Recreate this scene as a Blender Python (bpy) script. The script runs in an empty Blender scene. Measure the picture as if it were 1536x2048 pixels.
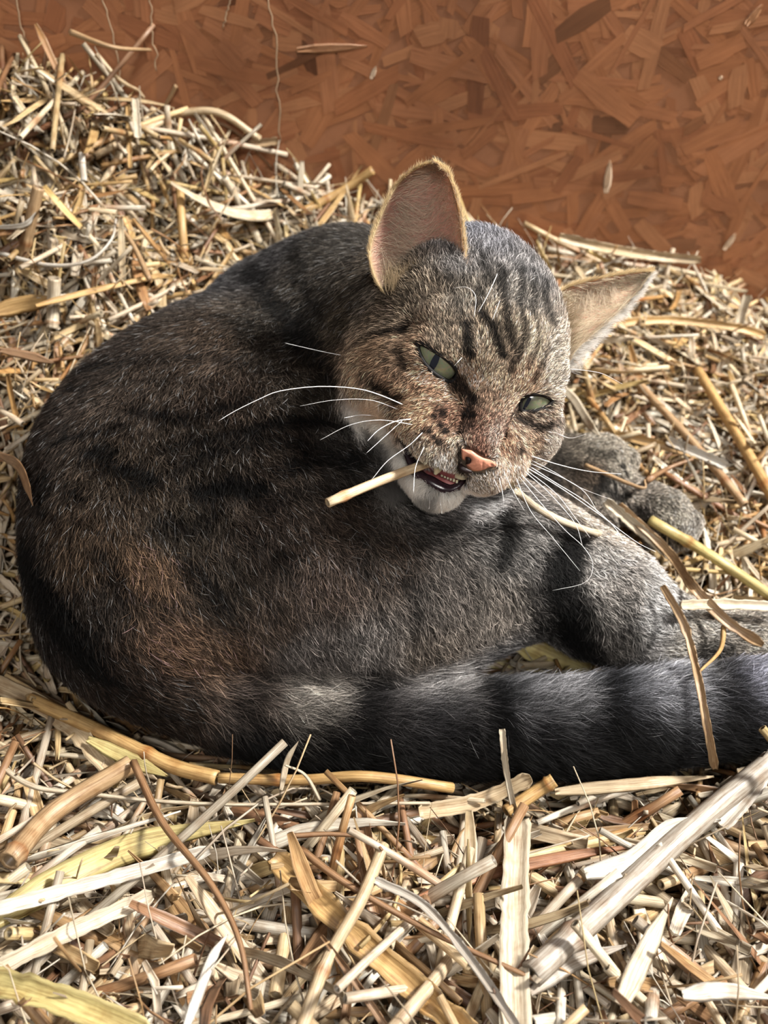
import bpy, math, time
import numpy as np
from mathutils import Vector, Matrix
from mathutils.bvhtree import BVHTree

FUR = 1.0          # density of the coat (1 = full)
STRAW = 1.0
T0 = time.time()
rng = np.random.default_rng(7)
SC = bpy.context.scene
COL = SC.collection

# ------------------------------------------------------------------ camera
FPX, CAMH, PITCH = 1700.0, 0.36, math.radians(48.0)
FWD = np.array([0, math.cos(PITCH), -math.sin(PITCH)])
UP = np.array([0, math.sin(PITCH), math.cos(PITCH)])
RT = np.array([1.0, 0, 0])
CAM = np.array([0, 0, CAMH])
cam_d = bpy.data.cameras.new('camera')
cam = bpy.data.objects.new('camera', cam_d)
COL.objects.link(cam)
cam.location = CAM
cam.rotation_euler = (math.pi / 2 - PITCH, 0, 0)
cam_d.sensor_fit = 'VERTICAL'
cam_d.sensor_height = 36.0
cam_d.lens = 36.0 * FPX / 2048.0
cam_d.clip_start = 0.01
cam_d.clip_end = 30
cam_d.dof.use_dof = True
cam_d.dof.focus_distance = 0.325
cam_d.dof.aperture_fstop = 10.0
SC.camera = cam

# ------------------------------------------------------------------ light
SC.view_settings.view_transform = 'Standard'
SC.view_settings.look = 'None'
SC.view_settings.gamma = 1.0
SC.view_settings.use_curve_mapping = False
SC.view_settings.exposure = 0.0
SC.cycles.max_bounces = 8
SC.cycles.transparent_max_bounces = 8
SC.cycles.use_denoising = True
SC.cycles_curves.shape = 'RIBBONS'

world = bpy.data.worlds.new('world')
SC.world = world
world.use_nodes = True
bg = world.node_tree.nodes['Background']
bg.inputs['Color'].default_value = (0.95, 0.93, 0.92, 1)
bg.inputs['Strength'].default_value = 0.13

def area_light(name, loc, target, size, power, color):
    l = bpy.data.lights.new(name, 'AREA')
    l.shape = 'DISK'
    l.size = size
    l.energy = power
    l.color = color
    o = bpy.data.objects.new(name, l)
    COL.objects.link(o)
    o.location = loc
    d = Vector(target) - Vector(loc)
    o.rotation_euler = d.to_track_quat('-Z', 'Y').to_euler()
    return o

# the barn's open doorway on the right, a cool skylight beyond the board wall, an added fill lamp behind the viewer
area_light('doorway_light', (1.05, 0.43, 1.22), (0.03, 0.25, 0.05), 0.24, 80, (1.0, 0.96, 0.90))
area_light('skylight', (0.30, 1.25, 1.85), (0.02, 0.25, 0.05), 0.55, 85, (0.90, 0.94, 1.0))
area_light('fill_light', (0.10, -0.85, 1.5), (0, 0.25, 0.05), 0.6, 18, (1.0, 0.95, 0.90))

# ------------------------------------------------------------------ helpers
def P(px, py, d):
    """the point at distance d along the lens axis seen at photo pixel (px, py)"""
    px, py, d = np.broadcast_arrays(np.float64(px), np.float64(py), np.float64(d))
    return (CAM + d[..., None] * (FWD + ((px - 768) / FPX)[..., None] * RT - ((py - 1024) / FPX)[..., None] * UP))

def W(px, py, z):
    """the point at height z seen at photo pixel (px, py)"""
    py_ = np.float64(py)
    d = (CAMH - np.float64(z)) / (math.sin(PITCH) + math.cos(PITCH) * (py_ - 1024) / FPX)
    return P(px, py_, d)

def proj(p):
    q = np.asarray(p, float) - CAM
    d = q @ FWD
    return np.stack([768 + FPX * (q @ RT) / d, 1024 - FPX * (q @ UP) / d, d], -1)

def sm(a, b, x):
    t = np.clip((x - a) / (b - a), 0, 1)
    return t * t * (3 - 2 * t)

def vnoise(p, scale, seed=0):
    """cheap smooth 3-D value noise in -1..1"""
    q = np.asarray(p, np.float64) * scale + 100.37 + seed * 17.13
    i = np.floor(q).astype(np.int64)
    f = q - i
    f = f * f * (3 - 2 * f)
    out = np.zeros(len(q))
    for dx in (0, 1):
        for dy in (0, 1):
            for dz in (0, 1):
                h = ((i[:, 0] + dx) * 73856093) ^ ((i[:, 1] + dy) * 19349663) ^ ((i[:, 2] + dz) * 83492791) ^ (seed * 2654435)
                h = (h ^ (h >> 13)) * 1274126177
                h = (h ^ (h >> 16)) & 0xffff
                w = (f[:, 0] if dx else 1 - f[:, 0]) * (f[:, 1] if dy else 1 - f[:, 1]) * (f[:, 2] if dz else 1 - f[:, 2])
                out += w * h / 65535.0
    return out * 2 - 1

def srgb(*c):
    if len(c) == 1:
        c = c[0]
    c = np.array(c, float) / 255.0
    return np.where(c <= 0.04045, c / 12.92, ((c + 0.055) / 1.055) ** 2.4)

def mesh_object(name, verts, faces, mat, parent=None, smooth=True, colors=None, uvs=None):
    me = bpy.data.meshes.new(name)
    verts = np.asarray(verts, np.float32)
    if isinstance(faces, np.ndarray):
        n = faces.shape[1]
        me.vertices.add(len(verts))
        me.vertices.foreach_set('co', verts.ravel())
        me.loops.add(faces.size)
        me.loops.foreach_set('vertex_index', faces.astype(np.int32).ravel())
        me.polygons.add(len(faces))
        me.polygons.foreach_set('loop_start', (np.arange(len(faces)) * n).astype(np.int32))
        me.update(calc_edges=True)
    else:
        me.from_pydata([tuple(v) for v in verts], [], [tuple(f) for f in faces])
        me.update()
    if smooth:
        me.polygons.foreach_set('use_smooth', np.ones(len(me.polygons), bool))
    if colors is not None:
        a = me.attributes.new('col', 'FLOAT_COLOR', 'POINT')
        c = np.ones((len(verts), 4), np.float32)
        c[:, :3] = colors
        a.data.foreach_set('color', c.ravel())
    if uvs is not None:
        a = me.attributes.new('along', 'FLOAT_VECTOR', 'POINT')
        u = np.zeros((len(verts), 3), np.float32)
        u[:, :uvs.shape[1]] = uvs
        a.data.foreach_set('vector', u.ravel())
    if mat:
        me.materials.append(mat)
    me.validate()
    o = bpy.data.objects.new(name, me)
    COL.objects.link(o)
    if parent:
        o.parent = parent
    return o

def tag(o, label=None, cat=None, group=None, kind=None):
    if label:
        o['label'] = label
    if cat:
        o['category'] = cat
    if group:
        o['group'] = group
    if kind:
        o['kind'] = kind
    return o

def material(name):
    m = bpy.data.materials.new(name)
    m.use_nodes = True
    nt = m.node_tree
    b = nt.nodes['Principled BSDF']
    return m, nt, b

def node(nt, t, **kw):
    n = nt.nodes.new(t)
    for k, v in kw.items():
        if k in n.inputs:
            n.inputs[k].default_value = v
        else:
            setattr(n, k, v)
    return n

def plain(name, col, rough=0.5, spec=0.5, sss=0.0, bump=0.0, bscale=800.0, coat=0.0):
    m, nt, b = material(name)
    b.inputs['Base Color'].default_value = (*col, 1)
    b.inputs['Roughness'].default_value = rough
    b.inputs['Specular IOR Level'].default_value = spec
    b.inputs['Coat Weight'].default_value = coat
    if sss:
        b.inputs['Subsurface Weight'].default_value = sss
        b.inputs['Subsurface Radius'].default_value = (0.004, 0.0015, 0.0008)
        b.inputs['Subsurface Scale'].default_value = 0.6
    n = node(nt, 'ShaderNodeTexNoise', Scale=bscale, Detail=3.0)
    tc = nt.nodes.new('ShaderNodeTexCoord')
    nt.links.new(tc.outputs['Object'], n.inputs['Vector'])
    mx = nt.nodes.new('ShaderNodeMix')
    mx.data_type = 'RGBA'
    mx.inputs[6].default_value = (*[c * 0.82 for c in col], 1)
    mx.inputs[7].default_value = (*[min(1, c * 1.15) for c in col], 1)
    nt.links.new(n.outputs['Fac'], mx.inputs[0])
    nt.links.new(mx.outputs[2], b.inputs['Base Color'])
    if bump:
        bp = node(nt, 'ShaderNodeBump', Strength=bump, Distance=0.0004)
        nt.links.new(n.outputs['Fac'], bp.inputs['Height'])
        nt.links.new(bp.outputs['Normal'], b.inputs['Normal'])
    return m

def spline(pts, n):
    """Catmull-Rom through pts (k, m) -> (n, m)"""
    pts = np.asarray(pts, float)
    if len(pts) == 2:
        t = np.linspace(0, 1, n)[:, None]
        return pts[0] * (1 - t) + pts[1] * t
    e = np.vstack([2 * pts[0] - pts[1], pts, 2 * pts[-1] - pts[-2]])
    t = np.linspace(0, len(pts) - 1 - 1e-9, n)
    i = t.astype(int)
    f = (t - i)[:, None]
    a, b, c, d = e[i], e[i + 1], e[i + 2], e[i + 3]
    return 0.5 * (2 * b + (c - a) * f + (2 * a - 5 * b + 4 * c - d) * f ** 2 + (3 * b - a - 3 * c + d) * f ** 3)

def sweep(path, radii, sides=8, flat=1.0, twist=0.0, up=None, cap=True, prof=None):
    """tube along path; radii per ring; flat squashes the section; returns verts, faces, (u, v)"""
    path = np.asarray(path, float)
    n = len(path)
    radii = np.broadcast_to(np.asarray(radii, float), (n,))
    tan = np.gradient(path, axis=0)
    tan /= np.linalg.norm(tan, axis=1, keepdims=True) + 1e-12
    u0 = np.array([0, 0, 1.0]) if up is None else np.asarray(up, float)
    if abs(tan[0] @ u0) > 0.95:
        u0 = np.array([0.3, 1.0, 0.1])
    ns = []
    cur = u0
    for t in tan:
        cur = cur - t * (cur @ t)
        cur /= np.linalg.norm(cur) + 1e-12
        ns.append(cur)
    ns = np.array(ns)
    bs = np.cross(tan, ns)
    tw = np.linspace(0, twist, n)[:, None]
    nn = ns * np.cos(tw) + bs * np.sin(tw)
    bb = -ns * np.sin(tw) + bs * np.cos(tw)
    if prof is None:
        a = np.linspace(0, 2 * np.pi, sides, endpoint=False)
        prof = np.stack([np.cos(a), np.sin(a) * flat], 1)
    sides = len(prof)
    v = path[:, None] + radii[:, None, None] * (bb[:, None] * prof[None, :, 0, None] + nn[:, None] * prof[None, :, 1, None])
    v = v.reshape(-1, 3)
    i = np.arange(n - 1)[:, None] * sides
    j = np.arange(sides)[None]
    j2 = (j + 1) % sides
    f = np.stack([i + j, i + j2, i + sides + j2, i + sides + j], -1).reshape(-1, 4)
    L = np.r_[0, np.cumsum(np.linalg.norm(np.diff(path, axis=0), axis=1))]
    uv = np.stack([np.repeat(L, sides), np.tile(np.arange(sides) / sides, n)], 1)
    if cap:
        v = np.vstack([v, path[0] , path[-1]])
        uv = np.vstack([uv, [L[0], 0.5], [L[-1], 0.5]])
        c0, c1 = len(v) - 2, len(v) - 1
        jj = np.arange(sides)
        k = (jj + 1) % sides
        f = np.vstack([f, np.stack([np.full(sides, c0), k, jj, jj], 1), np.stack([np.full(sides, c1), (n - 1) * sides + jj, (n - 1) * sides + k, (n - 1) * sides + k], 1)])
    return v, f, uv

def clean_faces(f):
    """quads and triangles (a repeated last index means a triangle) -> list"""
    return [tuple(q[:3]) if q[2] == q[3] else tuple(q) for q in np.asarray(f).tolist()]

# ------------------------------------------------------------------ the cat's body: one distance field, one skin
VOX = 0.001
LO = np.array([-0.215, 0.135, -0.004])
HI = np.array([0.300, 0.500, 0.222])
NX, NY, NZ = [int(math.ceil((h - l) / VOX)) + 1 for l, h in zip(LO, HI)]
GX = (LO[0] + VOX * np.arange(NX)).astype(np.float32)
GY = (LO[1] + VOX * np.arange(NY)).astype(np.float32)
GZ = (LO[2] + VOX * np.arange(NZ)).astype(np.float32)
FIELD = np.full((NX, NY, NZ), 0.05, np.float32)

def box_of(lo, hi):
    s = []
    for k, n in enumerate((NX, NY, NZ)):
        a = int(max(0, math.floor((lo[k] - LO[k]) / VOX)))
        b = int(min(n, math.ceil((hi[k] - LO[k]) / VOX) + 1))
        s.append(slice(a, max(a, b)))
    return tuple(s)

def pts_in(s):
    return GX[s[0]][:, None, None], GY[s[1]][None, :, None], GZ[s[2]][None, None, :]

def smin(a, b, k):
    h = np.clip(0.5 + 0.5 * (b - a) / k, 0, 1)
    return b + (a - b) * h - k * h * (1 - h)

def put(fn, lo, hi, k, sub=False):
    pad = k + 0.004
    s = box_of(np.array(lo) - pad, np.array(hi) + pad)
    x, y, z = pts_in(s)
    d = fn(x, y, z)
    FIELD[s] = -smin(-FIELD[s], d, k) if sub else smin(FIELD[s], d, k)

def cone(a, b, ra, rb, k=0.012, sub=False):
    a = np.array(a, float); b = np.array(b, float)
    ab = b - a
    L = max(ab @ ab, 1e-12)
    def fn(x, y, z):
        t = np.clip(((x - a[0]) * ab[0] + (y - a[1]) * ab[1] + (z - a[2]) * ab[2]) / L, 0, 1)
        return np.sqrt((x - a[0] - t * ab[0]) ** 2 + (y - a[1] - t * ab[1]) ** 2 + (z - a[2] - t * ab[2]) ** 2) - (ra + (rb - ra) * t)
    r = max(ra, rb)
    put(fn, np.minimum(a, b) - r, np.maximum(a, b) + r, k, sub)

def ell(c, r, M=None, k=0.01, sub=False):
    c = np.array(c, float); r = np.array(r, float)
    M = np.eye(3) if M is None else M
    def fn(x, y, z):
        dx, dy, dz = x - c[0], y - c[1], z - c[2]
        q = [dx * M[0, j] + dy * M[1, j] + dz * M[2, j] for j in range(3)]
        k0 = np.sqrt(sum((q[j] / r[j]) ** 2 for j in range(3))) + 1e-9
        k1 = np.sqrt(sum((q[j] / r[j] ** 2) ** 2 for j in range(3))) + 1e-9
        return k0 * (k0 - 1) / k1
    R_ = max(r)
    put(fn, c - R_, c + R_, k, sub)

# trunk: curled spine from shoulders round the left to the rump
def chain(pts, k=0.02):
    w = np.array([[*W(p[0], p[1], p[2]), p[3]] for p in pts])
    w = spline(w, 6 * (len(w) - 1) + 1)
    def fn(x, y, z):
        out = None
        for a, b in zip(w[:-1], w[1:]):
            ab = b[:3] - a[:3]
            t = np.clip(((x - a[0]) * ab[0] + (y - a[1]) * ab[1] + (z - a[2]) * ab[2]) / max(ab @ ab, 1e-12), 0, 1)
            d = np.sqrt((x - a[0] - t * ab[0]) ** 2 + (y - a[1] - t * ab[1]) ** 2 + (z - a[2] - t * ab[2]) ** 2) - (a[3] + (b[3] - a[3]) * t)
            out = d if out is None else np.minimum(out, d)
        return out
    r = w[:, 3].max()
    put(fn, w[:, :3].min(0) - r, w[:, :3].max(0) + r, k)

chain([(590, 738, .060, .053), (440, 838, .060, .058), (330, 940, .058, .060), (318, 1080, .055, .058), (320, 1185, .050, .050)], .02)
chain([(700, 780, .052, .054), (600, 950, .052, .066), (600, 1090, .050, .060)], .03)      # ribs and flank
cone(W(500, 900, .062), W(560, 980, .060), .062, .062, .03)
chain([(520, 1130, .045, .050), (770, 1150, .050, .051), (960, 1120, .052, .036)], .025)   # thigh
chain([(960, 1120, .050, .036), (1090, 1135, .050, .030), (1200, 1195, .042, .025)], .018)  # knee
chain([(1200, 1195, .040, .0245), (1300, 1245, .032, .019), (1400, 1265, .026, .0135), (1620, 1280, .020, .0125)], .012)
# tail along the front
chain([(250, 1225, .040, .034), (345, 1335, .032, .024), (490, 1405, .028, .0195), (700, 1452, .026, .0175), (950, 1455, .026, .0175),
       (1200, 1450, .027, .0180), (1420, 1420, .028, .0180), (1660, 1395, .028, .0165)], .012)
# front legs and paws
chain([(900, 850, .040, .026), (1040, 915, .032, .019), (1130, 925, .030, .0155), (1200, 930, .030, .0172)], .008)
chain([(980, 1000, .030, .020), (1180, 985, .024, .0150), (1270, 1005, .022, .0138), (1325, 1032, .022, .0152)], .008)
for (x, y, z, r) in [(1232, 950, .030, .0078), (1214, 976, .024, .0074), (1250, 922, .034, .0074), (1188, 972, .020, .0070)]:
    ell(W(x, y, z), (r, r * .95, r * 1.05), None, .0022)
for (x, y, z, r) in [(1366, 1070, .018, .0074), (1342, 1080, .013, .0070), (1378, 1046, .023, .0072), (1312, 1072, .011, .0068)]:
    ell(W(x, y, z), (r, r, r), None, .0022)
# other hind foot, tucked behind the knee
chain([(1090, 1090, .030, .014), (1195, 1052, .032, .0095)], .006)

# head frame: x to the cat's left, y up the face, z out of the face
def rot(y, p, r):
    cy, sy, cp, sp, cr, sr = math.cos(y), math.sin(y), math.cos(p), math.sin(p), math.cos(r), math.sin(r)
    return (np.array([[cr, -sr, 0], [sr, cr, 0], [0, 0, 1]]) @ np.array([[cy, 0, sy], [0, 1, 0], [-sy, 0, cy]])
            @ np.array([[1, 0, 0], [0, cp, -sp], [0, sp, cp]]))
HB = np.stack([RT, UP, -FWD], 1)
HM = HB @ rot(math.radians(17.5), math.radians(17.0), math.radians(-21.0))
HC = CAM + 0.3385 * FWD + 0.0380 * RT + 0.0552 * UP
def Hd(x, y, z):
    return HC + HM @ (np.array([x, y, z], float) * 0.01)
def hell(c, r, k=.008, sub=False):
    ell(Hd(*c), np.array(r) * .01, HM, k, sub)
def hcone(a, b, ra, rb, k=.008, sub=False):
    cone(Hd(*a), Hd(*b), ra * .01, rb * .01, k, sub)

# neck
cone(W(650, 715, .070), Hd(-1.2, -.3, -4.2), .050, .036, .02)
cone(W(580, 690, .060), W(700, 635, .090), .048, .040, .02)
cone(W(700, 635, .090), Hd(-.3, .6, -5.0), .040, .034, .02)
cone(W(800, 830, .055), Hd(-1.0, -2.8, -3.0), .040, .028, .015)
# skull
hell((0, 1.0, -2.3), (3.75, 3.3, 4.0), .010)
hell((-.35, 1.75, -3.6), (3.25, 3.3, 3.6), .015)
for s in (-1, 1):
    hell((s * 2.55, -1.55, -1.0), (1.95, 1.95, 2.4), .012)
    hcone((s * 2.7, -.9, .3), (s * 1.1, -1.9, 1.9), 1.05, .85, .008)
    hcone((s * 2.3, 1.05, .55), (s * .9, .55, 1.75), .75, .55, .007)
    hell((s * 2.05, .0, .78), (1.22, 1.12, 1.12), HM if False else .004)
hell((0, -2.4, -.6), (2.4, 1.5, 2.6), .012)
hcone((0, 1.4, .9), (0, -1.9, 3.0), 1.34, .78, .008)
hell((0, -2.35, 3.35), (.80, .56, .52), .004)
for s in (-1, 1):
    hell((s * .82, -3.0, 2.65), (1.08, .88, 1.05), .005)
    hell((s * 1.75, -2.6, 1.7), (1.0, .95, 1.1), .006)
hcone((-.3, -3.9, -.4), (-.15, -4.5, 1.75), 1.45, .78, .005)
hell((-.1, -4.45, 1.95), (.85, .62, .70), .004)

# openings cut along the line of sight through the lids and lips
EYE1 = [(838, 686), (851, 692), (873, 706), (893, 720), (908, 734), (916, 747), (915, 762), (905, 764), (890, 758), (868, 744), (852, 727), (842, 708)]
EYE2 = [(1028, 814), (1036, 800), (1048, 793), (1064, 789), (1084, 791), (1101, 800), (1098, 808), (1086, 815), (1068, 821), (1046, 821)]
MOUTH = [(799, 866), (812, 878), (828, 903), (846, 918), (868, 928), (892, 938), (918, 945), (936, 950), (931, 964), (917, 976), (898, 984),
         (880, 981), (861, 970), (842, 958), (829, 942), (814, 908)]
def poly_dist(px, py, poly):
    poly = np.array(poly, np.float32)
    d = np.full(px.shape, 1e9, np.float32)
    ins = np.zeros(px.shape, bool)
    for i in range(len(poly)):
        a, b = poly[i], poly[(i + 1) % len(poly)]
        e = b - a
        wx, wy = px - a[0], py - a[1]
        t = np.clip((wx * e[0] + wy * e[1]) / (e @ e), 0, 1)
        d = np.minimum(d, (wx - t * e[0]) ** 2 + (wy - t * e[1]) ** 2)
        if abs(e[1]) > 1e-6:
            c = ((a[1] > py) != (b[1] > py)) & (px < a[0] + e[0] * (py - a[1]) / e[1])
            ins ^= c
    d = np.sqrt(d)
    return np.where(ins, -d, d)
def carve(poly, centre, rad, d0, d1, k=.0006):
    s = box_of(centre - rad, centre + rad)
    x, y, z = np.broadcast_arrays(*pts_in(s))
    q = np.stack([x, y, z], -1).reshape(-1, 3) - CAM
    dd = q @ FWD
    px = 768 + FPX * (q @ RT) / dd
    py = 1024 - FPX * (q @ UP) / dd
    sd = poly_dist(px, py, poly) * dd / FPX
    sd = np.maximum(sd, np.maximum(d0 - dd, dd - d1)).reshape(x.shape).astype(np.float32)
    FIELD[s] = -smin(-FIELD[s], sd, k)
e1c, e2c = Hd(-2.05, 0, .78), Hd(2.05, 0, .78)
d1_, d2_ = proj(e1c)[2], proj(e2c)[2]
carve(EYE1, e1c, .018, d1_ - .03, d1_ - .001)
carve(EYE2, e2c, .018, d2_ - .03, d2_ - .001)
mc = Hd(-.6, -3.7, 1.4)
dm = proj(mc)[2]
carve(MOUTH, mc, .034, dm - .03, dm + .004, .0006)

def surface_nets(F):
    s = F < 0
    nx, ny, nz = F.shape
    cnt = np.zeros((nx - 1, ny - 1, nz - 1), np.int8)
    for i in (0, 1):
        for j in (0, 1):
            for k in (0, 1):
                cnt += s[i:nx - 1 + i, j:ny - 1 + j, k:nz - 1 + k]
    act = (cnt > 0) & (cnt < 8)
    idx = np.full(act.shape, -1, np.int32)
    c = np.argwhere(act)
    idx[act] = np.arange(len(c))
    cor = np.array([[i, j, k] for i in (0, 1) for j in (0, 1) for k in (0, 1)])
    val = np.stack([F[c[:, 0] + o[0], c[:, 1] + o[1], c[:, 2] + o[2]] for o in cor], 1)
    acc = np.zeros((len(c), 3)); w = np.zeros(len(c))
    for a in range(8):
        for b in range(a + 1, 8):
            if np.abs(cor[a] - cor[b]).sum() == 1:
                m = (val[:, a] < 0) != (val[:, b] < 0)
                t = val[:, a] / (val[:, a] - val[:, b] + 1e-20)
                p = cor[a] + t[:, None] * (cor[b] - cor[a])
                acc[m] += p[m]; w[m] += 1
    v = LO + VOX * (c + acc / w[:, None])
    faces = []
    for ax in range(3):
        o = [0, 0, 0]; o[ax] = 1
        A = s[:nx - o[0], :ny - o[1], :nz - o[2]]
        B = s[o[0]:, o[1]:, o[2]:]
        e = np.argwhere(A != B)
        b_, c_ = [(1, 2), (2, 0), (0, 1)][ax]
        ok = (e[:, b_] > 0) & (e[:, c_] > 0) & (e[:, b_] < F.shape[b_] - 1) & (e[:, c_] < F.shape[c_] - 1)
        e = e[ok]
        ins = A[e[:, 0], e[:, 1], e[:, 2]]
        q = []
        for (db, dc) in ((1, 1), (0, 1), (0, 0), (1, 0)):
            g = e.copy(); g[:, b_] -= db; g[:, c_] -= dc
            q.append(idx[g[:, 0], g[:, 1], g[:, 2]])
        q = np.stack(q, 1)
        q[~ins] = q[~ins][:, ::-1]
        faces.append(q)
    return v, np.vstack(faces)

SV, SF = surface_nets(FIELD)
print('skin', len(SV), len(SF), round(time.time() - T0, 1))

# ------------------------------------------------------------------ materials of the cat
def skin_material(name, translucent=0.0):
    m, nt, b = material(name)
    at = node(nt, 'ShaderNodeAttribute', attribute_name='col')
    tc = nt.nodes.new('ShaderNodeTexCoord')
    n = node(nt, 'ShaderNodeTexNoise', Scale=700.0, Detail=4.0)
    nt.links.new(tc.outputs['Object'], n.inputs['Vector'])
    mx = nt.nodes.new('ShaderNodeMix'); mx.data_type = 'RGBA'; mx.blend_type = 'MULTIPLY'
    mx.inputs[0].default_value = 0.5
    nt.links.new(at.outputs['Color'], mx.inputs[6])
    cr = nt.nodes.new('ShaderNodeValToRGB')
    cr.color_ramp.elements[0].color = (0.35, 0.35, 0.35, 1); cr.color_ramp.elements[1].color = (1.5, 1.5, 1.5, 1)
    nt.links.new(n.outputs['Fac'], cr.inputs[0])
    nt.links.new(cr.outputs[0], mx.inputs[7])
    nt.links.new(mx.outputs[2], b.inputs['Base Color'])
    b.inputs['Roughness'].default_value = 0.8
    b.inputs['Specular IOR Level'].default_value = 0.25
    bp = node(nt, 'ShaderNodeBump', Strength=0.4, Distance=0.0006)
    nt.links.new(n.outputs['Fac'], bp.inputs['Height'])
    nt.links.new(bp.outputs['Normal'], b.inputs['Normal'])
    if translucent:
        t = nt.nodes.new('ShaderNodeBsdfTranslucent')
        nt.links.new(mx.outputs[2], t.inputs['Color'])
        ms = nt.nodes.new('ShaderNodeMixShader'); ms.inputs[0].default_value = translucent
        out = nt.nodes['Material Output']
        nt.links.new(b.outputs[0], ms.inputs[1]); nt.links.new(t.outputs[0], ms.inputs[2])
        nt.links.new(ms.outputs[0], out.inputs['Surface'])
    return m

M_SKIN = skin_material('coat_undercolour')
M_EAR = skin_material('ear_skin', 0.6)

def fur_material(name, root=0.16, tip=1.5, rough=0.5):
    m = bpy.data.materials.new(name)
    m.use_nodes = True
    nt = m.node_tree
    nt.nodes.clear()
    out = nt.nodes.new('ShaderNodeOutputMaterial')
    h = nt.nodes.new('ShaderNodeBsdfPrincipled')
    h.inputs['Roughness'].default_value = rough
    h.inputs['Specular IOR Level'].default_value = 0.16
    tr = nt.nodes.new('ShaderNodeBsdfTranslucent')
    ms = nt.nodes.new('ShaderNodeMixShader'); ms.inputs[0].default_value = 0.3
    at = node(nt, 'ShaderNodeAttribute', attribute_name='col')
    hi = nt.nodes.new('ShaderNodeHairInfo')
    mr = node(nt, 'ShaderNodeMapRange')
    mr.inputs['From Min'].default_value = 0.25; mr.inputs['From Max'].default_value = 0.85
    mr.inputs['To Min'].default_value = root; mr.inputs['To Max'].default_value = tip
    nt.links.new(hi.outputs['Intercept'], mr.inputs['Value'])
    vm = nt.nodes.new('ShaderNodeVectorMath'); vm.operation = 'SCALE'
    nt.links.new(at.outputs['Color'], vm.inputs[0])
    nt.links.new(mr.outputs[0], vm.inputs['Scale'])
    nt.links.new(vm.outputs[0], h.inputs['Base Color'])
    nt.links.new(vm.outputs[0], tr.inputs['Color'])
    nt.links.new(h.outputs[0], ms.inputs[1]); nt.links.new(tr.outputs[0], ms.inputs[2])
    nt.links.new(ms.outputs[0], out.inputs['Surface'])
    return m
M_FUR = fur_material('tabby_fur')
M_PALE = fur_material('pale_fur', root=.8, tip=1.1)

# ------------------------------------------------------------------ ears
EAR_L = dict(
    a=[(772, 590), (752, 560), (741, 520), (744, 485), (760, 440), (782, 392), (806, 358), (836, 336), (866, 325)],
    b=[(900, 600), (926, 562), (931, 530), (926, 480), (921, 432), (912, 392), (901, 360), (889, 338), (874, 325)],
    da=0.008, db=-0.002, base=(-2.6, 2.9, -1.2), tip=(-4.2, 6.3, -1.6), cup=0.017)
EAR_R = dict(
    a=[(1098, 620), (1112, 592), (1138, 574), (1170, 564), (1205, 556), (1238, 550), (1266, 546), (1288, 544), (1302, 543)],
    b=[(1130, 740), (1152, 702), (1176, 678), (1200, 655), (1225, 634), (1249, 612), (1270, 590), (1288, 567), (1304, 546)],
    da=0.001, db=0.004, base=(2.7, 2.9, -1.3), tip=(5.6, 5.0, -3.0), cup=0.013)

def ear_grid(E, n=29, mrows=33):
    A = spline(np.array(E['a']), mrows); B = spline(np.array(E['b']), mrows)
    d0 = proj(Hd(*E['base']))[2]; d1 = proj(Hd(*E['tip']))[2]
    v = np.linspace(0, 1, mrows)
    s = np.linspace(0, 1, n)
    px = A[:, None, 0] * (1 - s)[None, :] + B[:, None, 0] * s[None, :]
    py = A[:, None, 1] * (1 - s)[None, :] + B[:, None, 1] * s[None, :]
    dep = (d0 + (d1 - d0) * v)[:, None] + (E['da'] * (1 - s) + E['db'] * s)[None, :] * (1 - v * .6)[:, None]
    cup = E['cup'] * (np.sin(np.pi * s)[None, :] ** .75) * ((1 - v)[:, None] ** .55 + .04)
    F = P(px, py, dep + cup)
    bow = 1 + .0
    th = .0011 + .0016 * (1 - v)[:, None] * np.sin(np.pi * s)[None, :]
    ctr = P(px.mean(1), py.mean(1), dep.mean(1) + .02)
    Bk = P(px, py, dep + cup * 1.08 + th)
    return F, Bk, s, v
def ear_mesh(E, off):
    F, Bk, s, v = ear_grid(E)
    m, n = F.shape[:2]
    V = np.vstack([F.reshape(-1, 3), Bk.reshape(-1, 3)])
    i = np.arange(m - 1)[:, None] * n; j = np.arange(n - 1)[None]
    q = np.stack([i + j, i + j + 1, i + n + j + 1, i + n + j], -1).reshape(-1, 4)
    k = m * n
    fs = [q[:, ::-1], q + k]
    r = np.arange(m - 1) * n
    fs.append(np.stack([r, r + n, r + n + k, r + k], 1))
    r2 = r + n - 1
    fs.append(np.stack([r2, r2 + k, r2 + n + k, r2 + n], 1))
    t = (m - 1) * n + np.arange(n - 1)
    fs.append(np.stack([t, t + 1, t + 1 + k, t + k], 1))
    return V, np.vstack(fs) + off, (F, Bk, s, v)

VL, FL, GL = ear_mesh(EAR_L, len(SV))
VR, FR, GR = ear_mesh(EAR_R, len(SV) + len(VL))

# ------------------------------------------------------------------ rays onto the skin
BVH = BVHTree.FromPolygons([Vector(v) for v in SV.tolist()], SF.tolist())
CV = Vector(CAM)
def on_cat(px, py, off=0.0):
    """point on the coat seen at a photo pixel, off metres towards the lens; None where the ray misses"""
    dr = P(px, py, 1.0) - CAM
    hit = BVH.ray_cast(CV, Vector(dr).normalized())
    if hit[0] is None:
        return None
    p = np.array(hit[0])
    return p - dr / np.linalg.norm(dr) * off
def cat_depth(px, py, default=None):
    p = on_cat(px, py)
    return default if p is None else float((p - CAM) @ FWD)

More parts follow.
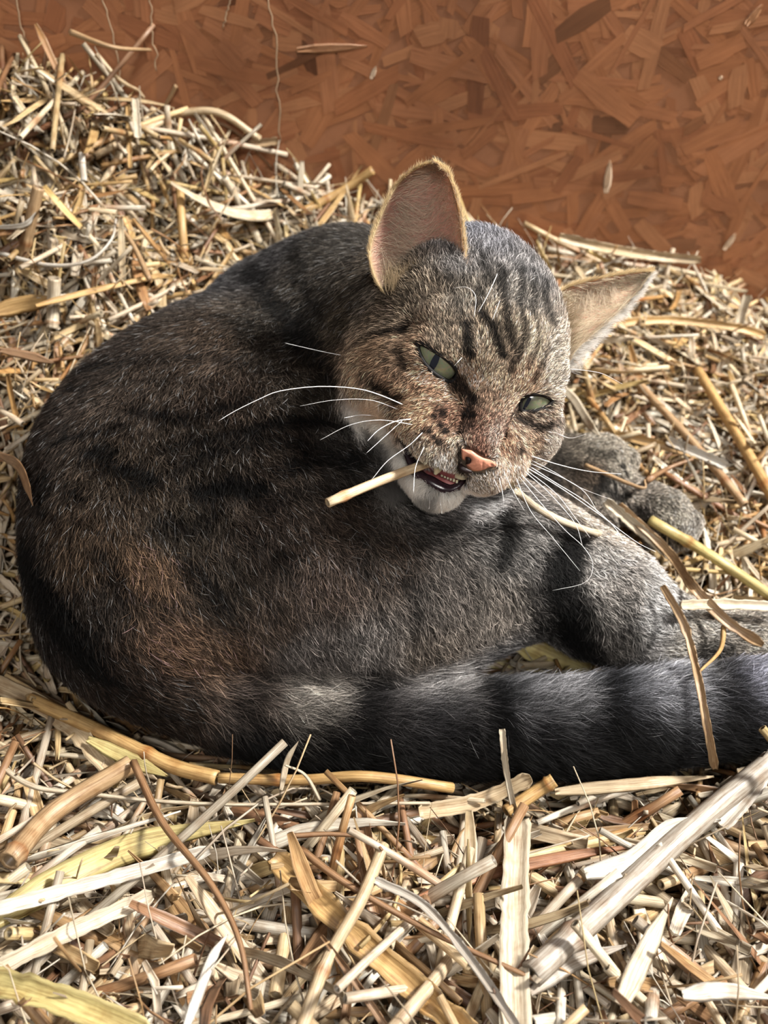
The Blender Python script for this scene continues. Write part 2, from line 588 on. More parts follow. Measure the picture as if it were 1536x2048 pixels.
# guides: photo pixel, direction the hair lies, length mm, lift, colour
BRN, DRK, GRY, TAN, LGT, WHT, ORG = (96, 80, 66), (74, 62, 53), (124, 116, 110), (156, 128, 96), (176, 156, 130), (232, 226, 216), (168, 120, 80)
GUIDES = [
    # face
    (962, 890, .2, -.98, 2.0, .25, (150, 104, 80)), (955, 850, .25, -.97, 2.4, .25, (150, 106, 80)), (985, 880, .3, -.9, 2.0, .3, (166, 130, 112)),
    (965, 800, .25, -.97, 3.2, .3, (140, 110, 84)), (985, 740, .3, -.95, 4.0, .32, (150, 126, 98)), (930, 690, -.1, -1, 4.5, .32, (146, 126, 102)),
    (985, 660, .2, -1, 5.0, .35, (150, 130, 104)), (930, 600, -.15, -1, 6.0, .35, (140, 128, 112)), (870, 600, -.5, -.85, 6.5, .35, (128, 112, 92)),
    (1040, 600, .45, -.85, 6.0, .35, (128, 120, 110)), (1060, 690, .6, -.75, 5.0, .35, (156, 138, 112)), (1110, 740, .9, -.3, 5.5, .4, (164, 148, 128)),
    (1050, 770, .4, -.9, 3.2, .3, (182, 140, 104)), (890, 690, -.2, -.95, 4.0, .3, (120, 104, 84)), (945, 768, .2, -.95, 3.0, .3, (214, 168, 122)),
    (1125, 820, .95, .2, 6.5, .45, (196, 190, 184)), (1100, 870, .9, .45, 7.0, .45, (176, 156, 138)), (1060, 880, .8, .5, 5.5, .4, (164, 128, 98)),
    (1040, 915, .7, .65, 6.0, .45, (186, 150, 118)), (1010, 890, .7, .5, 3.2, .3, (168, 118, 84)), (1070, 840, .8, .3, 4.5, .35, (150, 126, 104)),
    (820, 600, -.7, -.6, 7.5, .35, (120, 106, 86)), (780, 640, -.95, -.3, 8.0, .35, (124, 106, 84)), (820, 700, -.95, -.05, 5.5, .3, (142, 112, 82)),
    (760, 700, -1, .05, 8.0, .35, (150, 118, 84)), (720, 740, -.95, .35, 9.5, .4, (190, 152, 112)), (700, 700, -1, .15, 10, .4, (146, 120, 92)),
    (790, 760, -.85, .5, 6.0, .35, (160, 122, 86)), (760, 800, -.8, .6, 8.5, .4, (214, 180, 142)), (740, 840, -.7, .7, 10, .45, WHT), (780, 860, -.6, .8, 9, .45, WHT),
    (820, 800, -.85, .5, 4.5, .3, (170, 124, 84)), (862, 766, -.7, .4, 3.2, .3, (206, 154, 108)), (850, 830, -.85, .5, 4.0, .35, (178, 130, 88)), (900, 830, -.6, .35, 3.0, .3, (150, 104, 74)),
    (880, 870, -.65, .7, 3.4, .35, (172, 130, 94)), (905, 905, -.3, .95, 3.0, .35, (188, 158, 128)), (860, 900, -.5, .85, 4.0, .4, (176, 150, 122)), (890, 925, -.2, 1, 3.0, .35, (206, 190, 170)),
    (1000, 945, .3, .9, 3.2, .4, (196, 160, 128)), (970, 950, .1, 1, 2.5, .35, (206, 180, 150)), (1025, 935, .5, .8, 4.0, .4, (190, 156, 122)),
    (870, 990, .0, 1, 5.5, .4, WHT), (905, 992, .2, 1, 5.0, .5, WHT), (835, 965, -.4, .9, 7, .45, WHT), (812, 925, -.6, .8, 8, .45, WHT),
    # crown and nape
    (930, 540, -.1, -1, 7, .35, (112, 108, 106)), (985, 500, .15, -1, 9, .45, (104, 104, 110)), (1050, 550, .4, -.9, 8, .45, (108, 106, 106)), (945, 470, 0, -1, 10, .5, (104, 106, 116)),
    (740, 580, -.7, .3, 9, .35, (104, 94, 80)), (690, 500, -.75, .45, 12, .4, (92, 86, 78)), (640, 560, -.6, .7, 13, .4, (88, 80, 70)), (620, 640, -.5, .8, 13, .4, (76, 70, 62)),
    (700, 640, -.9, .4, 10, .35, (110, 96, 76)), (700, 440, -.8, -.1, 12, .4, (110, 110, 112)),
    # back and side
    (520, 530, -.8, .5, 13, .4, (86, 84, 86)), (440, 570, -.7, .7, 13, .4, (92, 92, 96)), (300, 640, -.7, .7, 13, .4, (84, 80, 78)), (540, 660, -.2, .95, 14, .35, (84, 76, 66)), (430, 690, -.3, .95, 14, .35, (108, 88, 70)),
    (200, 720, -.5, .85, 14, .4, DRK), (110, 830, -.3, 1, 14, .45, DRK), (70, 980, -.1, 1, 14, .45, DRK), (75, 1150, .1, 1, 15, .45, (60, 52, 46)), (120, 1260, .4, .9, 16, .4, (56, 48, 44)),
    (300, 780, 0, 1, 14, .35, BRN), (450, 790, .3, .95, 14, .33, (86, 70, 58)), (620, 780, .5, .9, 14, .33, (82, 72, 60)), (400, 900, .35, .95, 14, .33, (84, 72, 60)), (560, 900, .6, .8, 14, .33, (82, 68, 56)),
    (700, 900, .7, .7, 13, .35, (66, 58, 52)), (250, 950, .3, .95, 14, .33, (96, 80, 64)), (350, 1050, .4, .9, 14, .33, (88, 76, 62)), (550, 1050, .6, .75, 14, .33, (86, 70, 58)), (680, 1020, .7, .7, 13, .35, (96, 78, 64)),
    (180, 1080, .2, 1, 14, .35, (110, 86, 62)), (300, 1130, .4, .9, 14, .33, (140, 106, 74)), (430, 1150, .5, .8, 14, .33, (92, 78, 64)), (200, 1200, .4, .9, 15, .38, (70, 58, 48)), (330, 1290, .75, .6, 16, .36, (150, 112, 80)),
    (260, 1340, .75, .6, 17, .38, (84, 66, 54)), (430, 1290, .6, .75, 16, .36, (128, 98, 72)), (550, 1230, .5, .85, 15, .36, (112, 92, 76)),
    # thigh and hind leg
    (650, 1150, .4, .9, 14, .4, (112, 92, 78)), (600, 1280, .4, .9, 16, .42, (142, 132, 126)), (730, 1280, .3, .95, 15, .45, (140, 132, 126)), (780, 1100, .6, .75, 13, .38, (106, 88, 74)), (870, 1180, .5, .85, 13, .42, (128, 118, 110)),
    (850, 1290, .3, .95, 15, .45, (126, 114, 102)), (850, 1030, .8, .5, 11, .38, (110, 104, 100)), (950, 1020, .85, .45, 9, .38, (150, 146, 144)), (1000, 1080, .7, .6, 10, .38, (126, 122, 118)), (980, 1200, .4, .9, 11, .42, (136, 126, 116)),
    (1060, 1060, .8, .55, 9, .4, (150, 146, 142)), (1110, 1130, .6, .75, 9, .4, (96, 92, 90)), (1200, 1120, .8, .6, 8, .42, (176, 170, 164)), (1150, 1240, .4, .9, 9, .45, (74, 70, 66)), (1240, 1180, .7, .6, 8, .4, (140, 134, 128)),
    (1220, 1280, .4, .9, 9, .45, (106, 100, 94)), (1310, 1210, .8, .4, 8, .4, (186, 184, 182)), (1380, 1270, .95, .2, 7, .38, (172, 164, 152)), (1500, 1260, 1, .05, 6, .35, (168, 158, 144)),
    # tail, underside darkened by painted shade over dark fur
    (330, 1400, .9, .4, 18, .35, (96, 78, 64)), (480, 1400, .95, .3, 19, .33, (92, 80, 72)), (480, 1470, .9, .45, 19, .33, (26, 24, 26)), (600, 1390, .97, .1, 20, .33, (150, 142, 132)), (720, 1420, .97, .15, 20, .33, (84, 80, 80)), (850, 1370, .95, -.2, 20, .35, (146, 142, 140)),
    (850, 1440, 1, .05, 20, .33, (84, 82, 84)), (850, 1530, .95, .3, 20, .33, (24, 23, 27)), (650, 1510, .95, .3, 20, .33, (24, 23, 27)), (1000, 1380, .95, -.15, 20, .35, (96, 96, 100)), (1100, 1390, 1, -.1, 20, .33, (128, 128, 132)), (1050, 1530, 1, .2, 20, .33, (26, 26, 30)),
    (1200, 1370, .95, -.2, 20, .35, (100, 102, 110)), (1320, 1370, .97, -.15, 20, .35, (150, 152, 160)), (1250, 1500, 1, .1, 20, .33, (30, 30, 34)), (1500, 1350, 1, -.15, 20, .35, (128, 130, 146)), (1450, 1460, 1, 0, 20, .33, (60, 60, 66)),
    # front paws, other hind foot
    (1130, 900, 1, -.1, 6, .35, (128, 116, 100)), (1190, 890, .9, .1, 5.5, .35, (150, 140, 124)), (1240, 930, .5, .85, 5, .35, (150, 140, 124)), (1180, 950, .5, .8, 5, .35, (112, 94, 76)), (1225, 985, .1, 1, 4.5, .35, (150, 140, 128)),
    (1270, 985, .9, .35, 6, .35, (140, 130, 118)), (1340, 1020, .7, .7, 5, .35, (148, 140, 126)), (1370, 1070, .1, 1, 4.5, .35, (160, 150, 138)), (1290, 1040, .7, .6, 5, .35, (106, 98, 90)), (1330, 1080, .2, 1, 4.5, .35, (150, 142, 132)),
    (1195, 1050, .8, .5, 6, .4, (206, 188, 166)), (1060, 940, .9, .2, 7, .4, (70, 60, 50)),
]
gp, gd, gl, gf, gc = [], [], [], [], []
for (x, y, dx, dy, L, lift, c) in GUIDES:
    p = on_cat(x, y)
    if p is None:
        print('guide misses', x, y)
        continue
    gp.append(p); gd.append((dx * RT - dy * UP) / math.hypot(dx, dy)); gl.append(L * .001); gf.append(lift); gc.append(srgb(c))
gp, gd, gl, gf, gc = map(np.array, (gp, gd, gl, gf, gc))

# dark tabby marks and some painted shade, each a stroke on the coat: points, width px, strength
MARKS = [
    ([(665, 682), (720, 686), (770, 670), (816, 660)], 20, .95), ([(728, 742), (765, 772), (802, 798)], 13, .9), ([(797, 700), (806, 716), (815, 735)], 12, .75),
    ([(800, 745), (840, 775), (880, 785)], 12, .55), ([(890, 755), (914, 765), (928, 782), (944, 806)], 20, 1.0), ([(905, 742), (925, 770)], 13, .9),
    ([(938, 655), (938, 690), (944, 718)], 17, 1.0), ([(965, 632), (978, 652)], 14, .85), ([(988, 655), (991, 685), (1001, 712)], 13, .85), ([(1012, 632), (1016, 665), (1024, 700)], 12, .8),
    ([(1040, 628), (1046, 660), (1038, 700), (1022, 745)], 13, .75), ([(1070, 640), (1072, 690), (1056, 735)], 12, .65), ([(1092, 700), (1078, 740), (1066, 765)], 11, .7), ([(955, 590), (962, 625)], 13, .7),
    ([(1000, 545), (1002, 590), (1008, 622)], 14, .8), ([(970, 520), (975, 575)], 14, .65), ([(1035, 545), (1040, 590), (1036, 618)], 14, .8), ([(1066, 560), (1066, 600), (1060, 630)], 14, .75), ([(905, 560), (912, 610), (922, 650)], 12, .5),
    ([(1100, 545), (1085, 600), (1098, 650)], 22, .7),
    ([(1040, 838), (1075, 850), (1118, 836)], 18, .8), ([(1030, 812), (1018, 838)], 16, 1.0), ([(1045, 868), (1075, 876)], 9, .35), ([(1015, 842), (1008, 862)], 10, .6),
    ([(700, 800), (720, 800)], 10, .3),
    ([(888, 828)] * 2, 13, .95), ([(870, 833)] * 2, 12, .9), ([(882, 848)] * 2, 13, .95), ([(893, 862)] * 2, 14, 1), ([(862, 860)] * 2, 12, .9), ([(869, 873)] * 2, 12, .85), ([(848, 858)] * 2, 12, .8),
    ([(880, 884)] * 2, 14, .9), ([(858, 886)] * 2, 11, .7), ([(840, 873)] * 2, 10, .7), ([(938, 832)] * 2, 19, .95), ([(940, 852), (930, 862)], 14, .6), ([(895, 890)] * 2, 11, .6), ([(878, 818)] * 2, 11, .6),
    ([(1009, 866)] * 2, 13, .8), ([(1037, 895)] * 2, 12, .85), ([(1028, 904)] * 2, 8, .5), ([(920, 885), (921, 905)], 7, .8),
    ([(800, 868), (815, 885), (830, 908)], 18, 1.0), ([(918, 905), (919, 935), (935, 946)], 7, 1.0),
    ([(760, 545), (790, 560)], 26, .9), ([(880, 560), (925, 575)], 22, .6),
    # nape, shoulder; the first stroke is mostly painted shade of the neck fold
    ([(490, 530), (545, 610), (610, 690), (680, 760)], 38, .75), ([(590, 480), (600, 560), (640, 620)], 26, .45), ([(700, 520), (690, 600)], 20, .3),
    # back and flank
    ([(180, 660), (300, 660), (420, 640), (500, 650)], 22, .45), ([(110, 760), (230, 735), (350, 720), (470, 730), (560, 745)], 24, .6), ([(90, 800), (200, 775), (300, 765), (400, 770)], 18, .45),
    ([(270, 822), (350, 836), (450, 818), (500, 800)], 26, .95), ([(130, 890), (190, 868), (240, 860)], 24, .7), ([(330, 905), (420, 880), (520, 858), (620, 848), (700, 850)], 24, .8), ([(200, 905), (250, 945), (310, 965)], 38, .9),
    ([(360, 940), (440, 905), (540, 885), (640, 900)], 24, .7), ([(400, 990), (480, 975), (520, 985)], 34, .85), ([(560, 940), (640, 930), (720, 925)], 26, .75), ([(330, 1050), (400, 1060), (440, 1020)], 30, .6),
    ([(540, 1010), (620, 990), (680, 985)], 26, .6), ([(90, 960), (100, 1020)], 30, .6), ([(150, 985), (165, 1005)], 24, .7), ([(130, 1040), (200, 1050)], 18, .4), ([(60, 1130), (90, 1190), (130, 1250), (200, 1330)], 70, .8),
    ([(200, 1110), (260, 1190), (330, 1220)], 26, .6), ([(380, 1140), (430, 1190), (470, 1250)], 30, .6), ([(560, 1110), (600, 1160)], 26, .45), ([(480, 1060), (520, 1100)], 26, .45), ([(640, 1230), (650, 1300)], 20, .35),
    ([(700, 980), (780, 990), (860, 1000)], 30, .6), ([(760, 880), (780, 950), (820, 1000)], 60, .7), ([(540, 1180), (560, 1240)], 20, .4),
    # thigh and leg
    ([(815, 1150), (835, 1210), (825, 1280)], 22, .55), ([(720, 1090), (740, 1150)], 22, .45), ([(880, 1050), (930, 1040), (960, 1060)], 26, .5), ([(1010, 1040), (1020, 1080), (1000, 1130)], 26, .8), ([(940, 1150), (955, 1210), (940, 1260)], 20, .5),
    ([(1150, 1075), (1130, 1130), (1120, 1190), (1150, 1250), (1180, 1320)], 62, .92), ([(1060, 1180), (1080, 1250)], 36, .6), ([(1260, 1200), (1250, 1280)], 26, .5), ([(1340, 1180), (1330, 1290)], 12, .3),
    # tail rings, then one long stroke of dark fur and painted underside shade
    ([(740, 1350), (735, 1440), (760, 1540)], 46, .7), ([(985, 1350), (1000, 1440), (1010, 1550)], 54, .8), ([(1215, 1350), (1230, 1440), (1220, 1530)], 54, .8), ([(1440, 1320), (1455, 1400), (1450, 1500)], 60, .75), ([(520, 1370), (510, 1430), (540, 1500)], 36, .6),
    ([(260, 1400), (400, 1480), (600, 1530), (900, 1565), (1200, 1560), (1500, 1510)], 90, .55),
    # paws: shade of toe creases and gap painted in, with dark stripes
    ([(1203, 948), (1206, 985)], 8, .9), ([(1226, 955), (1232, 990)], 7, .9), ([(1246, 935), (1256, 955)], 7, .8), ([(1328, 1062), (1326, 1095)], 8, .9), ([(1356, 1058), (1358, 1092)], 8, .9), ([(1215, 985), (1240, 1000), (1262, 990)], 14, .8), ([(1180, 905), (1225, 915)], 12, .45), ([(1300, 1000), (1350, 1020)], 10, .4),
    ([(1130, 930), (1170, 960)], 34, .6), ([(1195, 985), (1215, 965)], 18, .8), ([(1270, 1020), (1310, 1050)], 20, .5), ([(1340, 1060), (1335, 1085)], 16, .8), ([(1240, 960), (1250, 985)], 10, .6), ([(1360, 1060), (1362, 1090)], 9, .5),
]
def marks_at(pts):
    m = np.zeros(len(pts))
    wob = vnoise(pts, 160, 3)
    wob2 = vnoise(pts, 500, 4)
    for ps, w, s in MARKS:
        w = w * 1.25 if ps[0][1] > 880 or ps[0][0] < 620 else w * (1.1 if w > 15 or ps[0] == ps[-1] else 1.4)
        q = spline(np.array(ps, float), max(2, 4 * len(ps))) if ps[0] != ps[-1] else np.array(ps, float)
        h = [on_cat(*a) for a in q]
        h = [a for a in h if a is not None]
        if not h:
            continue
        h = np.array(h)
        wm = w * np.mean((h - CAM) @ FWD) / FPX
        lo, hi = h.min(0) - wm * 2, h.max(0) + wm * 2
        sel = np.nonzero(((pts > lo) & (pts < hi)).all(1))[0]
        if not len(sel):
            continue
        p = pts[sel]
        d = np.full(len(sel), 1e9)
        for a, b in zip(h[:-1], h[1:]) if len(h) > 1 else [(h[0], h[0])]:
            ab = b - a
            if ab @ ab > (.03 ** 2):
                continue
            t = np.clip(((p - a) @ ab) / max(ab @ ab, 1e-12), 0, 1)
            d = np.minimum(d, np.linalg.norm(p - a - t[:, None] * ab, axis=1))
        d = d * (1 + .35 * wob[sel] + .2 * wob2[sel])
        m[sel] = np.maximum(m[sel], min(1, s * 1.18) * (1 - sm(wm * .32, wm * .85, d)))
    return m

def field_of(pts):
    """hair direction, length, lift and colour at points of the coat, from the guides around them"""
    n = len(pts)
    D = np.zeros((n, 3)); L = np.zeros(n); F = np.zeros(n); C = np.zeros((n, 3))
    for s in range(0, n, 20000):
        p = pts[s:s + 20000]
        d2 = ((p[:, None] - gp[None]) ** 2).sum(-1) + 4e-6
        w = d2 ** -2.2
        w /= w.sum(1, keepdims=True)
        D[s:s + 20000] = w @ gd; L[s:s + 20000] = w @ gl; F[s:s + 20000] = w @ gf; C[s:s + 20000] = w @ gc
    return D, L, F, C

# ------------------------------------------------------------------ skin colour and the body mesh
_, _, _, c0 = field_of(SV[::1] if len(SV) < 1 else SV)
mk = marks_at(SV)
skin = c0 * .13 * (1 - .85 * mk[:, None])
lip = (SV - mc)
inm = (poly_dist(*(proj(SV)[:, :2].T), MOUTH) < 3) & (np.linalg.norm(SV - mc, axis=1) < .033)
skin[inm] = srgb(52, 34, 38)
for poly, ec in ((EYE1, e1c), (EYE2, e2c)):
    q = proj(SV)
    pe = poly_dist(q[:, 0], q[:, 1], poly)
    near = (pe < 7) & (np.linalg.norm(SV - ec, axis=1) < .018)
    skin[near] = srgb(28, 22, 20)
def ear_cols(G, tone):
    F, Bk, s, v = G
    S, V = np.meshgrid(s, v)
    e = np.minimum(S, 1 - S)
    c = srgb(tone) * np.ones(S.shape + (3,))
    c = c * (1 - .0 * V[..., None])
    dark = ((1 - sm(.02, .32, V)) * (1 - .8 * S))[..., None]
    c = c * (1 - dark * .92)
    rim = (1 - sm(.0, .06, e))[..., None]
    c = c * (1 - rim) + srgb(226, 200, 160) * rim
    bk = srgb(110, 98, 84) * np.ones_like(c)
    bk = bk * (1 - rim) + srgb(150, 126, 96) * rim
    return np.vstack([c.reshape(-1, 3), bk.reshape(-1, 3)])
ALLV = np.vstack([SV, VL, VR]); ALLF = np.vstack([SF, FL, FR])
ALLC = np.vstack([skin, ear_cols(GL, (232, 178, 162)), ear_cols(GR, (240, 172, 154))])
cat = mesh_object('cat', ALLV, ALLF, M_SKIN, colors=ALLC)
cat.data.materials.append(M_EAR)
mi = np.zeros(len(cat.data.polygons), np.int32); mi[len(SF):] = 1
cat.data.polygons.foreach_set('material_index', mi)
tag(cat, 'curled grey-brown tabby cat lying in straw, mouth open around a straw stalk', 'cat')
print('body', round(time.time() - T0, 1))

# ------------------------------------------------------------------ fur
tri = np.vstack([SF[:, [0, 1, 2]], SF[:, [0, 2, 3]]])
A, B, Cc = SV[tri[:, 0]], SV[tri[:, 1]], SV[tri[:, 2]]
fn_ = np.cross(B - A, Cc - A)
ar = np.linalg.norm(fn_, axis=1) / 2
fn_ /= np.linalg.norm(fn_, axis=1, keepdims=True) + 1e-15
vn = np.zeros_like(SV)
for k in range(3):
    np.add.at(vn, tri[:, k], fn_ * ar[:, None])
vn /= np.linalg.norm(vn, axis=1, keepdims=True) + 1e-12
cen = (A + B + Cc) / 3
pc = proj(cen)
facing = -((cen - CAM) * fn_).sum(1) / np.linalg.norm(cen - CAM, axis=1)
dens = np.where(facing > -.25, 1.0, .3)
dens[(cen[:, 2] < .004)] = 0
inframe = (pc[:, 0] > -60) & (pc[:, 0] < 1640)
dens[~inframe] *= .4
local = (cen - HC) @ HM * 100           # head coordinates, cm
is_head = (np.linalg.norm((local - [0, -.3, -1.5]) / [5.0, 6.3, 6.6], axis=1) < 1) & (local[:, 2] > -5.5)
is_face = is_head & (local[:, 2] > -.5)
dens *= np.where(is_face, 4.2, np.where(is_head, 2.2, 1.0))
paw = (pc[:, 0] > 1080) & (pc[:, 1] > 830) & (pc[:, 1] < 1110) & (cen[:, 1] > .285)
dens *= np.where(paw & ~is_head, 2.0, 1.0)
# bare places: eyes, mouth lining, nose leather
NOSE = [(922, 897), (932, 899), (943, 901), (956, 910), (968, 916), (979, 919), (988, 923), (993, 930), (988, 934), (979, 935), (970, 939), (961, 942), (948, 942), (938, 937), (930, 930), (924, 918)]
bare = np.zeros(len(cen), bool)
for poly, c3, r, g in ((EYE1, e1c, .02, 2.0), (EYE2, e2c, .02, 2.0), (MOUTH, mc, .036, 1.5), (NOSE, Hd(0, -2.4, 3.3), .014, 2.5)):
    sel = np.nonzero(np.linalg.norm(cen - c3, axis=1) < r)[0]
    bare[sel] |= poly_dist(pc[sel, 0], pc[sel, 1], poly) < g
tl = (pc[:, 1] > 1335) & (pc[:, 0] > 380)
dens *= np.where(tl, 1.7, 1.0)
dens[bare] = 0
cdf = np.cumsum(ar * dens)
NH = int(820000 * FUR)
pick = np.searchsorted(cdf, rng.random(NH) * cdf[-1])
r1, r2 = np.sqrt(rng.random(NH)), rng.random(NH)
bc = np.stack([1 - r1, r1 * (1 - r2), r1 * r2], 1)
R0 = A[pick] * bc[:, :1] + B[pick] * bc[:, 1:2] + Cc[pick] * bc[:, 2:]
N0 = vn[tri[pick, 0]] * bc[:, :1] + vn[tri[pick, 1]] * bc[:, 1:2] + vn[tri[pick, 2]] * bc[:, 2:]
N0 /= np.linalg.norm(N0, axis=1, keepdims=True) + 1e-12
D0, L0, F0, C0 = field_of(R0)
L0 = np.where(L0 > .0095, .0095 + (L0 - .0095) * np.where(L0 > .0175, .6, .35), L0) * .88
F0 = F0 * .9
hd = is_head[pick]; fc = is_face[pick]; pw = paw[pick] & ~hd
MK = marks_at(R0 + D0 * (L0 * np.where(is_face[pick], .3, .55))[:, None])
print('roots', NH, round(time.time() - T0, 1))

def strands(name, root, nrm, dirn, length, lift, colr, mat, parent, width=.00006, k=5, jit=.28, curl=.15, label=None, clump=1.0):
    n = len(root)
    t = dirn - nrm * (dirn * nrm).sum(1, keepdims=True)
    nl = np.stack([vnoise(root, 120, 11 + a) for a in range(3)], 1) * .35 + np.stack([vnoise(root, 420, 21 + a) for a in range(3)], 1) * .38 * clump
    t = t / (np.linalg.norm(t, axis=1, keepdims=True) + 1e-6) + nl + rng.normal(size=(n, 3)) * jit
    t -= nrm * (t * nrm).sum(1, keepdims=True)
    t /= np.linalg.norm(t, axis=1, keepdims=True) + 1e-9
    lf = np.clip(lift + rng.normal(size=n) * .10, .08, .9)
    side = np.cross(nrm, t)
    cu = rng.normal(size=n) * curl
    u = np.linspace(0, 1, k)
    pos = np.empty((n, k, 3), np.float32)
    for i, a in enumerate(u):
        up = lf * (a * 1.25 - .45 * a * a)
        al = a * np.sqrt(np.maximum(0, 1 - lf ** 2)) 
        pos[:, i] = root + (length[:, None]) * (t * al[:, None] + nrm * up[:, None] + side * (cu * a * a)[:, None])
    cd = bpy.data.hair_curves.new(name)
    cd.add_curves([k] * n)
    cd.attributes['position'].data.foreach_set('vector', pos.ravel())
    rad = (np.array([1.0, .95, .8, .55, .12])[:k][None] * (width * rng.uniform(.7, 1.3, n))[:, None]).astype(np.float32)
    ra = cd.attributes.get('radius') or cd.attributes.new('radius', 'FLOAT', 'POINT')
    ra.data.foreach_set('value', rad.ravel())
    ca = cd.attributes.new('col', 'FLOAT_COLOR', 'CURVE')
    c4 = np.ones((n, 4), np.float32); c4[:, :3] = colr
    ca.data.foreach_set('color', c4.ravel())
    cd.materials.append(mat)
    o = bpy.data.objects.new(name, cd)
    COL.objects.link(o)
    o.parent = parent
    if label:
        o['label'] = label
    return o

# colour of every hair: guide colour, tabby marks, speckle of light and dark ticking, painted light and shade
tick = rng.random(NH)
q0 = proj(R0)
blot = vnoise(R0, 55, 31) * .5 + vnoise(R0, 130, 32) * .3
Lm = np.exp(.38 * blot)
light = tick > .80
white = tick > np.where(hd, .955, np.where((q0[:, 1] > 1400) & (q0[:, 0] > 380), .998, .972))
q0 = proj(R0)
bright = (.50 + .36 * sm(820, 1120, q0[:, 0]) * (q0[:, 1] < 1335) + .28 * np.exp(-((q0[:, 0] - 780) / 260) ** 2 - ((q0[:, 1] - 1250) / 100) ** 2))  # coat tone by place; light on thigh and leg mixed into it
bright = np.where((q0[:, 1] > 1335) & (q0[:, 0] > 380), .16 + .62 * 1.6 * (1 - sm(1370, 1480, q0[:, 1])), bright)  # tail: lit top and shaded underside painted onto the dark fur
bright = np.where(pw, .45 + .65 * sm(1120, 1190, q0[:, 0]), bright)  # paws brightened in colour against their shade, forearm kept dark
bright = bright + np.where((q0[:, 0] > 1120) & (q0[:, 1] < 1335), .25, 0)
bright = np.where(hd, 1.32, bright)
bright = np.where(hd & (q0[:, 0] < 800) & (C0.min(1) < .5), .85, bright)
grey = C0.mean(1, keepdims=True)
C0 = grey + (C0 - grey) * np.where(hd, .66, .72)[:, None]      # hair-to-hair bounce deepens the hue again
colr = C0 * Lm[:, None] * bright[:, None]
colr = colr * np.where(light, np.where(hd, 2.5, 2.1), np.where(tick < .40, np.where(hd, .22, .30), .75))[:, None]
colr = np.where(white[:, None], np.maximum(colr * 1.5, np.where(hd, .36, .24)[:, None]), colr)
mkk = np.where(light & (MK < .9) & ~hd, MK * .88, MK)
colr = colr * (1 - .94 * mkk[:, None])
colr = np.clip(colr * (1 + rng.normal(size=NH)[:, None] * .12), .004, .92)
len_ = L0 * rng.uniform(.6, 1.0, NH)
len_ = np.where(pw, len_ * .62, len_)
len_ = np.where((q0[:, 1] > 1335) & (q0[:, 0] > 380), len_ * rng.uniform(.9, 1.35, NH), len_)
tail = (proj(R0)[:, 1] > 1335 + 0) & (R0[:, 2] < .07) & (R0[:, 1] < .235) & (np.abs(R0[:, 0]) < 2) & (proj(R0)[:, 0] > 330)
wd = np.where(fc, .000064, np.where(hd, .000076, np.where(tail, .000064, .000088)))
wd = wd * np.where(light, 1.15, 1.0)
palef = hd & (C0.min(1) > .33) & ((local[pick][:, 1] < -3.7) | (q0[:, 0] < 800))
colr[palef] = np.clip(np.maximum(C0[palef], .3) * 1.12 * rng.uniform(.8, 1.15, palef.sum())[:, None] * (1 - .9 * MK[palef])[:, None], .01, .93)
i = np.nonzero(palef)[0]
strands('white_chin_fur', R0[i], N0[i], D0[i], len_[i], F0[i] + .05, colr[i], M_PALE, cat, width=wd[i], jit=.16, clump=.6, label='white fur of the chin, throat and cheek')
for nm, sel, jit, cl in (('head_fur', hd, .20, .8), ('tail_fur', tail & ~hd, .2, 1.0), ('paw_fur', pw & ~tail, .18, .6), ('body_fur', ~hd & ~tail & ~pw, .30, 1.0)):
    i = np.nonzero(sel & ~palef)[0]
    strands(nm, R0[i], N0[i], D0[i], len_[i], F0[i], colr[i], M_FUR, cat, width=wd[i], jit=jit, clump=cl)

